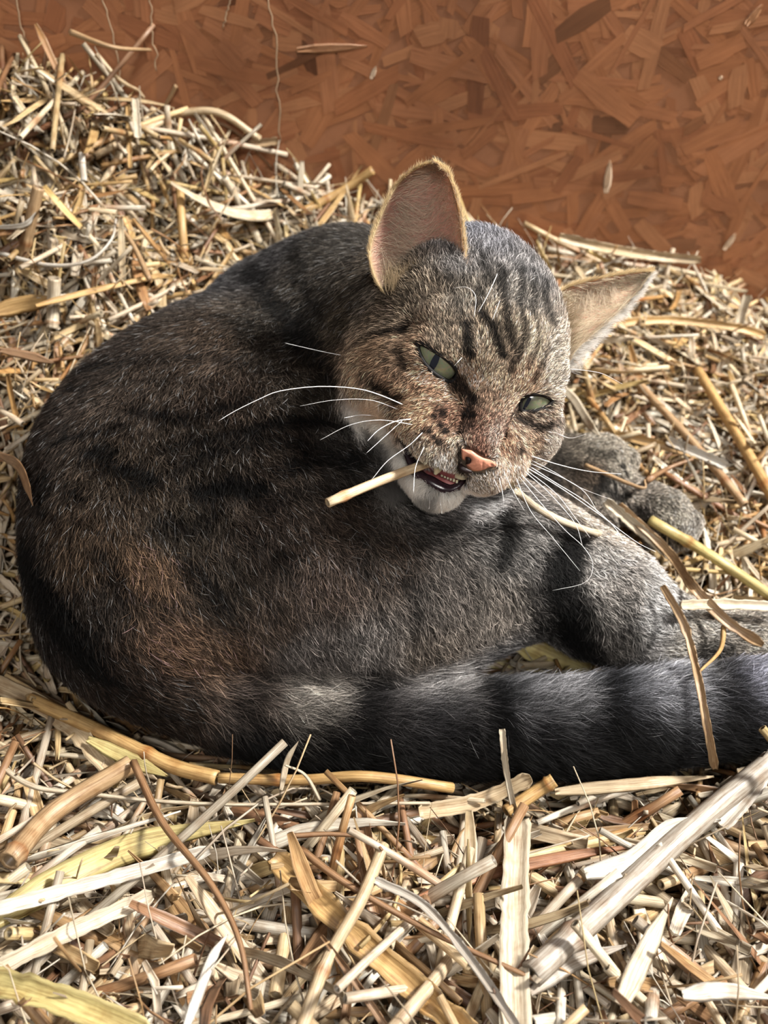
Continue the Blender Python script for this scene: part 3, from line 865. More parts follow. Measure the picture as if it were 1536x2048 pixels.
# ear fur: short outside, long pale tufts inside
def ear_fur(G, nin, nout, flowin, tone):
    F, Bk, s, v = G
    m, n = F.shape[:2]
    def sample(g, cnt, vb):
        a = rng.random(cnt) * (n - 1.001); b = (vb(rng.random(cnt))) * (m - 1.001)
        i, j = b.astype(int), a.astype(int)
        fu, fv = (a - j)[:, None], (b - i)[:, None]
        p = g[i, j] * (1 - fu) * (1 - fv) + g[i, j + 1] * fu * (1 - fv) + g[i + 1, j] * (1 - fu) * fv + g[i + 1, j + 1] * fu * fv
        du = g[i, j + 1] - g[i, j]; dv = g[i + 1, j] - g[i, j]
        nr = np.cross(du, dv); nr /= np.linalg.norm(nr, axis=1, keepdims=True) + 1e-12
        return p, nr, dv / (np.linalg.norm(dv, axis=1, keepdims=True) + 1e-12), du / (np.linalg.norm(du, axis=1, keepdims=True) + 1e-12), a / (n - 1), b / (m - 1)
    out = []
    # outside
    p, nr, dv, du, a, b = sample(Bk, nout, lambda x: x)
    s_ = np.sign(((p - CAM) * nr).sum(1))[:, None]
    out.append((p, nr * s_, dv, np.full(nout, .0042), np.full(nout, .3), srgb(104, 92, 80) * rng.uniform(.4, 1.5, nout)[:, None]))
    # fine inner down
    p, nr, dv, du, a, b = sample(F, nin, lambda x: x ** 1.1)
    s_ = -np.sign(((p - CAM) * nr).sum(1))[:, None]
    fl = flowin[0] * du + flowin[1] * dv
    L = .0035 + .008 * (1 - b) ** 1.5
    out.append((p, nr * s_, fl, L, np.full(nin, .22), srgb(tone) * 1.25 * rng.uniform(.6, 1.3, nin)[:, None]))
    # rim
    for edge in (0, n - 1):
        cnt = 2600
        b = rng.random(cnt) * (m - 1.001); i = b.astype(int); fv = (b - i)[:, None]
        p = F[i, edge] * (1 - fv) + F[i + 1, edge] * fv
        w = (F[i, edge] - F[i, n // 2]); w /= np.linalg.norm(w, axis=1, keepdims=True) + 1e-9
        dv = F[i + 1, edge] - F[i, edge]; dv /= np.linalg.norm(dv, axis=1, keepdims=True) + 1e-9
        lng = G is GR and edge != 0
        out.append((p, w, dv, (.0035 + .0055 * rng.random(cnt) * (1 - b / m)) if lng else .0016 + .002 * rng.random(cnt), np.full(cnt, .6 if lng else .45), (srgb(236, 232, 226) if lng else srgb(230, 208, 168)) * rng.uniform(.6, 1.3, cnt)[:, None]))
    return [np.concatenate([o[k] for o in out]) for k in range(6)]
for G, flow, tone in ((GL, (.75, .15), (206, 184, 164)), (GR, (.5, .7), (214, 198, 176))):
    r_, n_, d_, l_, f_, c_ = ear_fur(G, int(4500 * FUR), int(6000 * FUR), flow, tone)
    # long pale tufts springing from the inner edge and from the base
    F_ = G[0]; m_, nn_ = F_.shape[:2]
    nt_ = 420
    bi = (rng.random(nt_) ** 1.3 * m_ * .55).astype(int) + 2; ai = (nn_ * (.10 + .22 * rng.random(nt_))).astype(int)
    rt_ = F_[bi, ai]; du_ = F_[bi, ai + 2] - F_[bi, ai]; du_ /= np.linalg.norm(du_, axis=1, keepdims=True)
    dv_ = F_[bi + 1, ai] - F_[bi, ai]; dv_ /= np.linalg.norm(dv_, axis=1, keepdims=True)
    tc_ = -(rt_ - CAM); tc_ /= np.linalg.norm(tc_, axis=1, keepdims=True)
    r_ = np.vstack([r_, rt_]); n_ = np.vstack([n_, tc_]); d_ = np.vstack([d_, du_ * 1.0 - dv_ * (.2 + .5 * rng.random((nt_, 1)))])
    l_ = np.r_[l_, rng.uniform(.009, .017, nt_)]; f_ = np.r_[f_, np.full(nt_, .12)]; c_ = np.vstack([c_, srgb(226, 208, 186) * rng.uniform(.6, 1.1, (nt_, 1))])
    nt_ = 500
    ai = (nn_ * rng.uniform(.05, .75, nt_)).astype(int); bi = (m_ * rng.uniform(.02, .12, nt_)).astype(int)
    rt_ = F_[bi, ai] - (F_[bi, ai] - CAM) / np.linalg.norm(F_[bi, ai] - CAM, axis=1, keepdims=True) * .012
    dv_ = G[0][-1, nn_ // 2] - G[0][0, nn_ // 2]; dv_ = dv_ / np.linalg.norm(dv_)
    r_ = np.vstack([r_, rt_]); n_ = np.vstack([n_, np.broadcast_to(tc_[0], (nt_, 3))]); d_ = np.vstack([d_, np.broadcast_to(dv_, (nt_, 3))])
    l_ = np.r_[l_, rng.uniform(.006, .012, nt_)]; f_ = np.r_[f_, np.full(nt_, .2)]; c_ = np.vstack([c_, srgb(176, 156, 126) * rng.uniform(.4, 1.2, (nt_, 1))])
    strands('ear_fur', r_, n_, d_, l_, f_, np.clip(c_, .01, .9), M_PALE, cat, width=.00004, jit=.22)
print('fur', round(time.time() - T0, 1))

# ------------------------------------------------------------------ eyes
M_EYE = plain('eye_rim', (.010, .009, .009), .6, .15)
def iris_material():
    m, nt, b = material('iris')
    at = node(nt, 'ShaderNodeAttribute', attribute_name='col')
    n = node(nt, 'ShaderNodeTexNoise', Scale=900.0, Detail=3.0)
    tc = nt.nodes.new('ShaderNodeTexCoord')
    nt.links.new(tc.outputs['Object'], n.inputs['Vector'])
    mx = nt.nodes.new('ShaderNodeMix'); mx.data_type = 'RGBA'; mx.blend_type = 'OVERLAY'; mx.inputs[0].default_value = .35
    nt.links.new(at.outputs['Color'], mx.inputs[6]); nt.links.new(n.outputs['Color'], mx.inputs[7])
    nt.links.new(mx.outputs[2], b.inputs['Base Color'])
    b.inputs['Roughness'].default_value = .25
    b.inputs['Coat Weight'].default_value = 1.0
    b.inputs['Coat Roughness'].default_value = .03
    return m
M_IRIS = iris_material()
M_PUPIL = plain('pupil', (.006, .008, .018), .05, .8, coat=1.0)
def cap(c, ax, upv, r, a0, a1, nr=18, ns=48, ex=1.0, ey=1.0):
    ax = ax / np.linalg.norm(ax)
    u = np.cross(upv, ax); u /= np.linalg.norm(u); w = np.cross(ax, u)
    al = np.linspace(a0, a1, nr)
    th = np.linspace(0, 2 * np.pi, ns, endpoint=False)
    g = []
    for a in al:
        q = np.stack([np.cos(th) * ex, np.sin(th) * ey], 1) * a
        rr = np.linalg.norm(q, axis=1)
        sn = np.sinc(rr / np.pi)
        g.append(c + r * (ax * np.cos(rr)[:, None] + (u * q[:, :1] + w * q[:, 1:]) * sn[:, None]))
    V = np.array(g).reshape(-1, 3)
    i = np.arange(nr - 1)[:, None] * ns; j = np.arange(ns)[None]; j2 = (j + 1) % ns
    return V, np.stack([i + j, i + ns + j, i + ns + j2, i + j2], -1).reshape(-1, 4), np.repeat(al, ns)
for poly, ec, gaze_px, br in ((EYE1, e1c, (869, 724), 1.0), (EYE2, e2c, (1056, 803), .75)):
    rad = .0102
    V, F, _ = cap(ec, -FWD, UP, rad, 1e-4, 2.2)
    eye = mesh_object('eye', V, F, M_EYE, cat)
    # gaze: where the ray through the pupil's pixel meets the eyeball
    dr = P(*gaze_px, 1.0) - CAM; dr /= np.linalg.norm(dr)
    oc = CAM - ec; bq = oc @ dr; disc = bq * bq - (oc @ oc - rad * rad)
    g = (CAM + dr * (-bq - math.sqrt(max(disc, 0)))) - ec
    eu = HM @ np.array([0, 1.0, 0])
    V, F, al = cap(ec, g, eu, rad + .0003, 1e-4, .98)
    t = al / .98
    c = srgb(124, 127, 102)[None] * (1 - .5 * sm(.75, 1, t))[:, None] * (1 - .35 * (1 - sm(.1, .35, t)))[:, None] * br
    mesh_object('iris', V, F, M_IRIS, eye, colors=c)
    V, F, _ = cap(ec, g, eu, rad + .00045, 1e-4, .30, ex=.42 if br == 1 else .22, ey=1.35)
    mesh_object('pupil', V, F, M_PUPIL, eye)
    # dark lid margin
    pts = [on_cat(*a) for a in np.array(poly) + (np.array(poly) - np.mean(poly, 0)) * .10]
    pts = np.array([p for p in pts if p is not None])
    if len(pts) > 5:
        path = spline(np.vstack([pts, pts[:1]]), 60)
        d = np.linalg.norm(path - ec, axis=1)
        path = ec + (path - ec) * (np.clip(d, .0105, .0125) / d)[:, None]
        v, f, _ = sweep(path, .0009, 6, cap=False)
        mesh_object('eyelid', v, f, M_EYE, cat)['label'] = 'dark eyelid rim'

# ------------------------------------------------------------------ nose
def nose():
    ctr = np.array([957.0, 921.0])
    poly = np.array(NOSE, float)
    poly = spline(np.vstack([poly, poly[:1]]), 64)[:-1]
    rings = 16
    V, C = [], []
    for k in range(rings + 1):
        t = k / rings
        for q in poly:
            xy = ctr + (q - ctr) * max(t, .02) * 1.07
            d = cat_depth(xy[0], xy[1], None)
            V.append([xy[0], xy[1], d if d else np.nan, t])
    V = np.array(V)
    d = V[:, 2]
    d[np.isnan(d)] = np.nanmedian(d)
    # smooth the depth by a plane + dome fit
    X = np.c_[np.ones(len(V)), V[:, 0] - ctr[0], V[:, 1] - ctr[1], (V[:, 0] - ctr[0]) ** 2, (V[:, 1] - ctr[1]) ** 2, (V[:, 0] - ctr[0]) * (V[:, 1] - ctr[1])]
    co = np.linalg.lstsq(X, d, rcond=None)[0]
    d = X @ co - .0013 - .0011 * (1 - V[:, 3] ** 3) + .0024 * sm(.84, 1, V[:, 3])
    def blob(cx, cy, rx, ry, ang=0):
        a = math.radians(ang); x, y = V[:, 0] - cx, V[:, 1] - cy
        u, w = x * math.cos(a) + y * math.sin(a), -x * math.sin(a) + y * math.cos(a)
        return np.exp(-(u / rx) ** 2 - (w / ry) ** 2)
    n1 = blob(936, 919, 7.0, 5.5, 40) + .9 * blob(929, 926, 5, 5, -20)
    n2 = blob(984, 931, 3, 3)
    gr = blob(966, 934, 1.6, 9)
    d = d + .0030 * np.minimum(n1, 1.2) + .001 * n2 + .0005 * gr - .0008 * blob(926, 916, 3, 4)
    pts = P(V[:, 0], V[:, 1], d)
    c = srgb(206, 142, 118) * np.ones((len(V), 3))
    c = c * (1 - .93 * np.clip(n1, 0, 1) - .5 * n2 * .6)[:, None]
    c *= (1 - .25 * gr)[:, None]
    n = len(poly)
    i = np.arange(rings)[:, None] * n; j = np.arange(n)[None]; j2 = (j + 1) % n
    f = np.stack([i + j, i + n + j, i + n + j2, i + j2], -1).reshape(-1, 4)
    m = skin_material('nose_leather')
    m.node_tree.nodes['Principled BSDF'].inputs['Roughness'].default_value = .38
    m.node_tree.nodes['Principled BSDF'].inputs['Specular IOR Level'].default_value = .5
    return mesh_object('nose', pts, f, m, cat, colors=np.clip(c, .004, 1))
nose()

# ------------------------------------------------------------------ mouth: gum, teeth, lip, tongue
M_TOOTH = plain('tooth', srgb(232, 222, 190), .25, .5, sss=.2)
M_GUM = plain('gum', srgb(160, 88, 90), .25, .6, sss=.3, bump=.2)
M_LIP = plain('lip', srgb(44, 30, 36), .22, .6, bump=.2)
M_TONGUE = plain('tongue', srgb(176, 98, 96), .35, .5, sss=.3, bump=.5, bscale=2500)
dl = proj(Hd(-.6, -3.6, 2.3))[2]
def tube(name, pxs, depths, radii, mat, parent=None, sides=12, flat=1.0, n=24, label=None, ends=True):
    pts = np.array([P(x, y, d) for (x, y), d in zip(pxs, depths)])
    path = spline(pts, n)
    r = np.interp(np.linspace(0, 1, n), np.linspace(0, 1, len(radii)), radii)
    v, f, uv = sweep(path, r, sides, flat, up=-FWD)
    o = mesh_object(name, v, clean_faces(f), mat, parent)
    if label:
        o['label'] = label
    return o
tube('upper_gum', [(852, 924), (878, 934), (905, 944), (934, 952)], [dl + .006, dl + .004, dl + .003, dl + .003], [.0018, .0026, .0026, .0015], M_GUM, cat)
tube('tongue', [(838, 925), (868, 950), (895, 962), (912, 966)], [dl + .016, dl + .012, dl + .009, dl + .0075], [.005, .0055, .0045, .002], M_TONGUE, cat, flat=.6)
tube('lower_lip', [(800, 870), (822, 922), (840, 953), (862, 966), (884, 977), (903, 979), (920, 970), (930, 957)],
     [dl + .013, dl + .009, dl + .006, dl + .0045, dl + .004, dl + .004, dl + .004, dl + .004], [.001, .002, .0026, .0028, .0026, .002, .0016, .0008], M_LIP, cat, n=40)
tube('upper_canine', [(877, 928), (875, 938), (870, 949)], [dl + .0015, dl + .001, dl + .0015], [.0019, .0018, .0005], M_TOOTH, cat, label='blunt ivory canine tooth')
tube('upper_canine', [(914, 948), (926, 953), (937, 957)], [dl + .002, dl + .001, dl + .0005], [.0018, .0015, .0004], M_TOOTH, cat, label='ivory canine tooth under the nose')
for k in range(6):
    t = k / 5
    x, y = 884 + 30 * t, 951 + 13 * t
    tube('incisor', [(x, y - 3), (x - .5, y + 2.2)], [dl + .0035, dl + .003], [.00055, .0004], M_TOOTH, cat, sides=8, n=5)
tube('premolar', [(850, 924), (852, 933)], [dl + .005, dl + .0045], [.0013, .0006], M_TOOTH, cat, sides=8, n=6)

M_NOSTRIL = plain('nostril', srgb(26, 14, 14), .5, .3)
dn = cat_depth(957, 915, dl) - .0012
tube('nostril', [(927, 913), (934, 914), (938, 919), (937, 924), (933, 927)], [dn + .0022, dn + .0014, dn + .0011, dn + .0013, dn + .0018], [.0003, .0009, .0011, .0008, .0003], M_NOSTRIL, cat, n=16)
tube('philtrum', [(919, 926), (923, 936), (932, 941), (944, 944)], [dn + .003, dn + .0026, dn + .0024, dn + .0024], [.0006, .0013, .0012, .0004], M_NOSTRIL, cat, n=16)

# ------------------------------------------------------------------ whiskers
M_WHISKER = plain('whisker', (.92, .93, .95), .3, .6)
WHISK = [
    ([(812, 812), (760, 790), (712, 777), (636, 773), (560, 782), (521, 797), (470, 822), (437, 842)], 3.2), ([(760, 833), (722, 830), (688, 836)], 2.6),
    ([(824, 838), (790, 843), (757, 860), (735, 882)], 3.4), ([(806, 840), (775, 868), (733, 906)], 2.8), ([(846, 864), (819, 890), (775, 922), (743, 960)], 2.8),
    ([(849, 892), (831, 935), (827, 985)], 2.8), ([(690, 712), (640, 702), (570, 686)], 1.8), ([(830, 850), (760, 840), (700, 850), (640, 880)], 1.6), ([(800, 820), (740, 800), (670, 800), (600, 812)], 1.5),
    ([(905, 577), (930, 574), (946, 583), (952, 600), (948, 634)], 2.2), ([(996, 545), (978, 585), (957, 624)], 2.2), ([(924, 715), (908, 732)], 2.0), ([(1000, 600), (985, 640)], 1.6),
    ([(1056, 910), (1120, 930), (1180, 943), (1243, 948)], 3.0), ([(1052, 928), (1110, 965), (1170, 1002), (1225, 1050), (1248, 1085)], 2.8), ([(1048, 932), (1120, 975), (1200, 1030), (1270, 1082), (1312, 1104)], 2.8),
    ([(1044, 938), (1090, 978), (1125, 1015), (1152, 1050), (1165, 1092)], 2.4), ([(1038, 944), (1068, 975), (1097, 1001)], 2.4), ([(1054, 924), (1130, 958), (1170, 985), (1196, 1025)], 2.4),
    ([(1030, 950), (1060, 1020), (1105, 1075), (1160, 1142)], 1.8), ([(1034, 948), (1085, 1010), (1130, 1060), (1168, 1095), (1186, 1130), (1170, 1165), (1105, 1181)], 1.8),
    ([(1046, 935), (1110, 985), (1150, 1035), (1180, 1075)], 2.2), ([(1058, 918), (1110, 945), (1160, 975), (1225, 1000)], 1.8),
    ([(998, 955), (1004, 980), (1008, 1006)], 2.0), ([(988, 958), (1000, 985)], 1.8), ([(1012, 952), (1025, 980), (1048, 1020)], 1.8), ([(1108, 864), (1140, 876), (1172, 868)], 2.0), ([(1140, 738), (1200, 746), (1245, 768)], 1.8),
    ([(880, 1000), (884, 1028)], 1.4), ([(910, 995), (922, 1018)], 1.5), ([(895, 998), (905, 1022)], 1.4), ([(860, 995), (858, 1018)], 1.3),
]
for pts, w in WHISK:
    root = on_cat(*pts[0], -.001)
    d0 = cat_depth(*pts[0], cat_depth(pts[0][0] - 8, pts[0][1] - 8, .33))
    q = spline(np.array(pts, float), 22)
    out = []
    for i, (x, y) in enumerate(q):
        s = i / 21
        d = d0 + .0005 - .010 * s * min(1, len(pts) / 4)
        b_ = cat_depth(x, y, None)
        if b_ is not None and i > 1:
            d = min(d, b_ - .003 - .012 * min(1, s * 2) * (0 if w > 2.0 and len(pts) < 3 else .6))
        out.append([x, y, d])
    out = np.array(out)
    for _ in range(6):
        out[1:-1, 2] = np.minimum(out[1:-1, 2], (out[:-2, 2] + out[2:, 2]) / 2 + .0)
    path = P(out[:, 0], out[:, 1], out[:, 2])
    r = w * .36 * d0 / FPX * np.linspace(1, .25, 22) ** .8
    v, f, _ = sweep(path, r, 6)
    mesh_object('whisker', v, clean_faces(f), M_WHISKER, cat)
print('cat done', round(time.time() - T0, 1))

# ------------------------------------------------------------------ the straw bed
WALL_Y = 0.52
HP = np.array([  # x, y, height of the bed
    (-.25, .02, .045), (-.10, .02, .040), (.05, .02, .038), (.22, .02, .040), (-.16, .09, .030), (0, .09, .024), (.16, .09, .026),
    (-.10, .15, .010), (0.02, .15, .004), (.12, .15, .006), (.24, .15, .008), (-.15, .18, .016), (-.20, .16, .030), (0, .25, .0), (-.08, .3, .0), (.08, .25, .0), (.08, .35, 0.0),
    (.18, .22, .002), (.30, .22, .004), (.17, .30, .004), (.30, .30, .006), (.18, .38, .010), (.30, .38, .006), (.12, .44, .030), (.20, .46, .020),
    (.30, .46, .0), (.12, .52, .046), (.20, .52, .028), (.28, .52, .004), (.40, .50, .0), (.40, .30, .0), (0.04, .52, .066), (0, .47, .055), (0, .52, .082), (-.06, .52, .096),
    (-.07, .46, .065), (-.12, .47, .090), (-.12, .52, .128), (-.16, .52, .152), (-.20, .52, .165), (-.27, .52, .170), (-.20, .45, .120), (-.22, .38, .075), (-.26, .30, .055), (-.24, .22, .035),
    (-.30, .40, .11), (-.35, .30, .07), (-.35, .50, .16), (-.30, .20, .04), (.05, -.10, .04), (-.2, -.10, .04), (.25, -.1, .04), (.4, .1, .02)])
def bed(x, y):
    x = np.asarray(x, float); y = np.asarray(y, float)
    d2 = (x[..., None] - HP[:, 0]) ** 2 + (y[..., None] - HP[:, 1]) ** 2 + 2e-4
    w = d2 ** -2.0
    return (w * HP[:, 2]).sum(-1) / w.sum(-1)
def on_bed(px, py, off=0.0):
    z = 0.02
    for _ in range(25):
        p = W(px, py, z + off)
        z = .5 * z + .5 * float(bed(p[0], min(p[1], WALL_Y)))
    return W(px, py, z + off)

def field_at(p):
    q = np.round((np.asarray(p) - LO) / VOX).astype(int)
    ok = ((q >= 0) & (q < [NX, NY, NZ])).all(1)
    d = np.full(len(q), .05)
    qq = q[ok]
    d[ok] = FIELD[qq[:, 0], qq[:, 1], qq[:, 2]]
    return d

def straw_material(name, rough=.42, trans=.22):
    m, nt, b = material(name)
    at = node(nt, 'ShaderNodeAttribute', attribute_name='col')
    al = node(nt, 'ShaderNodeAttribute', attribute_name='along')
    mp = nt.nodes.new('ShaderNodeMapping')
    mp.inputs['Scale'].default_value = (60, 26, 1)
    nt.links.new(al.outputs['Vector'], mp.inputs['Vector'])
    n = node(nt, 'ShaderNodeTexNoise', Scale=1.0, Detail=4.0, Roughness=.65)
    nt.links.new(mp.outputs[0], n.inputs['Vector'])
    mp2 = nt.nodes.new('ShaderNodeMapping')
    mp2.inputs['Scale'].default_value = (160, 3, 1)
    nt.links.new(al.outputs['Vector'], mp2.inputs['Vector'])
    n2 = node(nt, 'ShaderNodeTexNoise', Scale=1.0, Detail=3.0)
    nt.links.new(mp2.outputs[0], n2.inputs['Vector'])
    cr = nt.nodes.new('ShaderNodeValToRGB')
    cr.color_ramp.elements[0].position = .32; cr.color_ramp.elements[0].color = (.36, .27, .19, 1)
    cr.color_ramp.elements[1].position = .62; cr.color_ramp.elements[1].color = (1.12, 1.12, 1.10, 1)
    nt.links.new(n.outputs['Fac'], cr.inputs[0])
    cr2 = nt.nodes.new('ShaderNodeValToRGB')
    cr2.color_ramp.elements[0].position = .30; cr2.color_ramp.elements[0].color = (.62, .48, .36, 1)
    cr2.color_ramp.elements[1].position = .52; cr2.color_ramp.elements[1].color = (1.0, 1.0, 1.0, 1)
    nt.links.new(n2.outputs['Fac'], cr2.inputs[0])
    m1 = nt.nodes.new('ShaderNodeMix'); m1.data_type = 'RGBA'; m1.blend_type = 'MULTIPLY'; m1.inputs[0].default_value = .75
    nt.links.new(at.outputs['Color'], m1.inputs[6]); nt.links.new(cr.outputs[0], m1.inputs[7])
    m2 = nt.nodes.new('ShaderNodeMix'); m2.data_type = 'RGBA'; m2.blend_type = 'MULTIPLY'; m2.inputs[0].default_value = .6
    nt.links.new(m1.outputs[2], m2.inputs[6]); nt.links.new(cr2.outputs[0], m2.inputs[7])
    nt.links.new(m2.outputs[2], b.inputs['Base Color'])
    b.inputs['Roughness'].default_value = rough
    b.inputs['Specular IOR Level'].default_value = .55
    bp = node(nt, 'ShaderNodeBump', Strength=.5, Distance=.0004)
    nt.links.new(n.outputs['Fac'], bp.inputs['Height'])
    nt.links.new(bp.outputs['Normal'], b.inputs['Normal'])
    t = nt.nodes.new('ShaderNodeBsdfTranslucent')
    nt.links.new(m2.outputs[2], t.inputs['Color'])
    ms = nt.nodes.new('ShaderNodeMixShader'); ms.inputs[0].default_value = trans
    nt.links.new(b.outputs[0], ms.inputs[1]); nt.links.new(t.outputs[0], ms.inputs[2])
    nt.links.new(ms.outputs[0], nt.nodes['Material Output'].inputs['Surface'])
    return m
M_STRAW = straw_material('straw')
PAL = np.array([srgb(c) for c in [(222, 184, 118), (236, 206, 150), (240, 222, 184), (206, 160, 92), (186, 138, 84), (232, 214, 186), (214, 190, 150), (168, 120, 76), (226, 196, 124), (244, 236, 216), (150, 106, 68), (218, 204, 178)]])
PALW = np.array([2.2, 3, 3.5, 1.5, 1.2, 3, 2.6, .9, 1.8, 3, .8, 2.6]); PALW /= PALW.sum()

LEAF = np.array([(-1, .10), (-.55, -.04), (0, -.10), (.55, -.04), (1, .10), (.55, .05), (0, .0), (-.55, .05)])
SPLIT = np.array([(-1, .45), (-.75, -.15), (0, -.5), (.75, -.15), (1, .45), (.62, .05), (0, -.22), (-.62, .05)])
ROUND = np.array([(math.cos(a), math.sin(a)) for a in np.linspace(0, 2 * math.pi, 8, endpoint=False)])
def straw_geo(path, w, kind, twist=0.0, up=None, rs=None, col=None, nseg=None):
    """one straw; kind tube / leaf / split / wisp; w = half width"""
    r_ = rs or rng
    n = len(path)
    t = np.linspace(0, 1, n)
    if kind == 'tube':
        rad = w * np.ones(n)
        if n > 6:                      # a joint somewhere along the stalk
            k = r_.integers(2, n - 2)
            rad[k] *= 1.22
        prof = ROUND
    elif kind == 'leaf':
        rad = w * np.clip(np.minimum(1, .55 + 2.2 * t) * np.minimum(1, .12 + 2.4 * (1 - t)), .1, 1) * (1 + .12 * r_.normal(size=n).cumsum() / math.sqrt(n))
        prof = LEAF
    elif kind == 'split':
        rad = w * (1 + .08 * r_.normal(size=n)); rad[-1] *= .55; rad[0] *= .8
        prof = SPLIT
    else:
        rad = w * np.linspace(1, .5, n)
        prof = ROUND[::2]
    v, f, uv = sweep(path, rad, prof=prof, twist=twist, up=up, cap=(kind != 'tube'))
    if kind == 'tube':                 # hollow ends: an inner wall set back
        s = len(prof)
        c = np.array(path)
        inner = []
        for e, o in ((0, 1), (n - 1, n - 2)):
            ring = v[e * s:(e + 1) * s]
            inner.append(c[e] + (ring - c[e]) * .62)
            dirn = (c[o] - c[e]); dirn = dirn / (np.linalg.norm(dirn) + 1e-12)
            inner.append(c[e] + (ring - c[e]) * .58 + dirn * w * 2.0)
            inner.append(c[e][None] + dirn[None] * w * 2.0)
        b = len(v)
        v = np.vstack([v] + inner)
        uv = np.vstack([uv, np.tile([0.0, .5], (len(v) - b, 1))])
        j = np.arange(s); k2 = (j + 1) % s
        ff = []
        for q, (e, base) in enumerate(((0, b), (n - 1, b + 2 * s + 1))):
            o1 = np.stack([e * s + k2, e * s + j, base + j, base + k2], 1)
            o2 = np.stack([base + k2, base + j, base + s + j, base + s + k2], 1)
            o3 = np.stack([base + s + k2, base + s + j, np.full(s, base + 2 * s), np.full(s, base + 2 * s)], 1)
            for a in (o1, o2, o3):
                ff.append(a if e == 0 else a[:, [1, 0, 3, 2]] if a is not o3 else np.stack([a[:, 1], a[:, 0], a[:, 2], a[:, 3]], 1))
        f = np.vstack([f] + ff)
    c = np.broadcast_to(col if col is not None else PAL[0], (len(v), 3)).copy()
    if kind == 'tube':
        c[b:] *= .45
        if n > 6:
            c[k * s:(k + 1) * s] *= np.array([.72, .52, .40])
    uv = uv.copy(); uv[:, 0] += r_.random() * 5; 
    uvz = np.c_[uv, np.full(len(uv), r_.random() * 10)]
    uvz[:, 1] += r_.random() * 7
    return v, f, uvz, c

def straw_object(name, path, w, kind, col=None, twist=0.0, up=None, label=None, group=None, parent=None, mat=None):
    v, f, uv, c = straw_geo(path, w, kind, twist, up, col=col if col is not None else PAL[rng.choice(len(PAL), p=PALW)])
    org = np.asarray(path)[0]
    o = mesh_object(name, v - org, clean_faces(f), mat or M_STRAW, parent, colors=c, uvs=uv)
    o.location = org
    if not parent:
        tag(o, label, 'straw', group)
    return o

def random_path(c, az, el, L, bend, n, kinkp=.3):
    d = np.array([math.cos(az) * math.cos(el), math.sin(az) * math.cos(el), math.sin(el)])
    s = np.cross(d, [0, 0, 1.0]); s /= np.linalg.norm(s) + 1e-9
    u = np.cross(s, d)
    t = np.linspace(-.5, .5, n)
    a, b = rng.normal(size=2) * bend
    p = c + L * (t[:, None] * d + (a * (t ** 2 - .08))[:, None] * s + (b * .5 * (t ** 2 - .08))[:, None] * u)
    if rng.random() < kinkp:
        k = rng.integers(1, n - 1)
        kk = rng.normal(size=3) * .35 * np.array([1, 1, .35])
        p[k:] += (t[k:] - t[k])[:, None] * L * kk
    return p

def mute(c, s):
    g = c.mean()
    return g + (c - g) * s
def bed_points(n, band=None):
    """random places on the part of the bed the lens sees (and a margin round it)"""
    out = []
    while len(out) < n:
        x = rng.uniform(-.34, .40); y = rng.uniform(.015, WALL_Y - .004)
        z = float(bed(x, y))
        q = proj(np.array([x, y, z]))
        if not (-200 < q[0] < 1736 and -200 < q[1] < 2260):
            continue
        if band and not band(x, y, q):
            continue
        out.append((x, y, z))
    return np.array(out)

def under_cat(x, y):
    i = int((x - LO[0]) / VOX); j = int((y - LO[1]) / VOX)
    if 0 <= i < NX and 0 <= j < NY:
        return FIELD[i, j].min() < -.012
    return False

def grow(n, zlift, sizes, keep):
    """scatter straws; yields (path, half width, kind, colour, twist)"""
    made = 0
    tries = 0
    while made < n and tries < n * 8:
        tries += 1
        x = rng.uniform(-.44, .50); y = rng.uniform(-.03, WALL_Y - .002)
        z = float(BEDI(x, y))
        q = proj(np.array([x, y, z + .005]))
        if not (-520 < q[0] < 2060 and -300 < q[1] < 2500):
            continue
        if not (-160 < q[0] < 1700 and -150 < q[1] < 2250) and rng.random() < .35:
            continue
        if under_cat(x, y):
            continue
        kind, w, L, bend, el = sizes(x, y)
        c = np.array([x, y, z + rng.uniform(*zlift)])
        az = rng.uniform(0, math.pi)
        gx = (float(BEDI(x + .01, y)) - float(BEDI(x - .01, y))) / .02; gy = (float(BEDI(x, y + .01)) - float(BEDI(x, y - .01))) / .02
        el = el + math.atan(gx * math.cos(az) + gy * math.sin(az))
        p = random_path(c, az, el, L, bend, 9)
        if p[:, 1].max() > WALL_Y - w - .0005:
            p[:, 1] -= p[:, 1].max() - (WALL_Y - w - .001)
        if keep is not None and not keep(p, w):
            continue
        made += 1
        yield p, w, kind, mute(PAL[rng.choice(len(PAL), p=PALW)] * rng.uniform(.55, .92), .74 if y < .17 else .88), rng.normal() * (1.6 if kind == 'leaf' else .3)

# a quick lookup of the bed's height
_bx = np.linspace(-.47, .53, 201); _by = np.linspace(-.2, .56, 153)
_BZ = bed(*np.meshgrid(_bx, _by, indexing='ij'))
def BEDI(x, y):
    i = np.clip(((x + .47) / .005), 0, 199.99); j = np.clip((y + .2) / .005, 0, 151.99)
    a, b = int(i), int(j); fx, fy = i - a, j - b
    return (_BZ[a, b] * (1 - fx) * (1 - fy) + _BZ[a + 1, b] * fx * (1 - fy) + _BZ[a, b + 1] * (1 - fx) * fy + _BZ[a + 1, b + 1] * fx * fy)

def clear_of_cat(p, w, m=.004):
    q = np.vstack([p, (p[1:] + p[:-1]) / 2])
    return field_at(q).min() > m + w

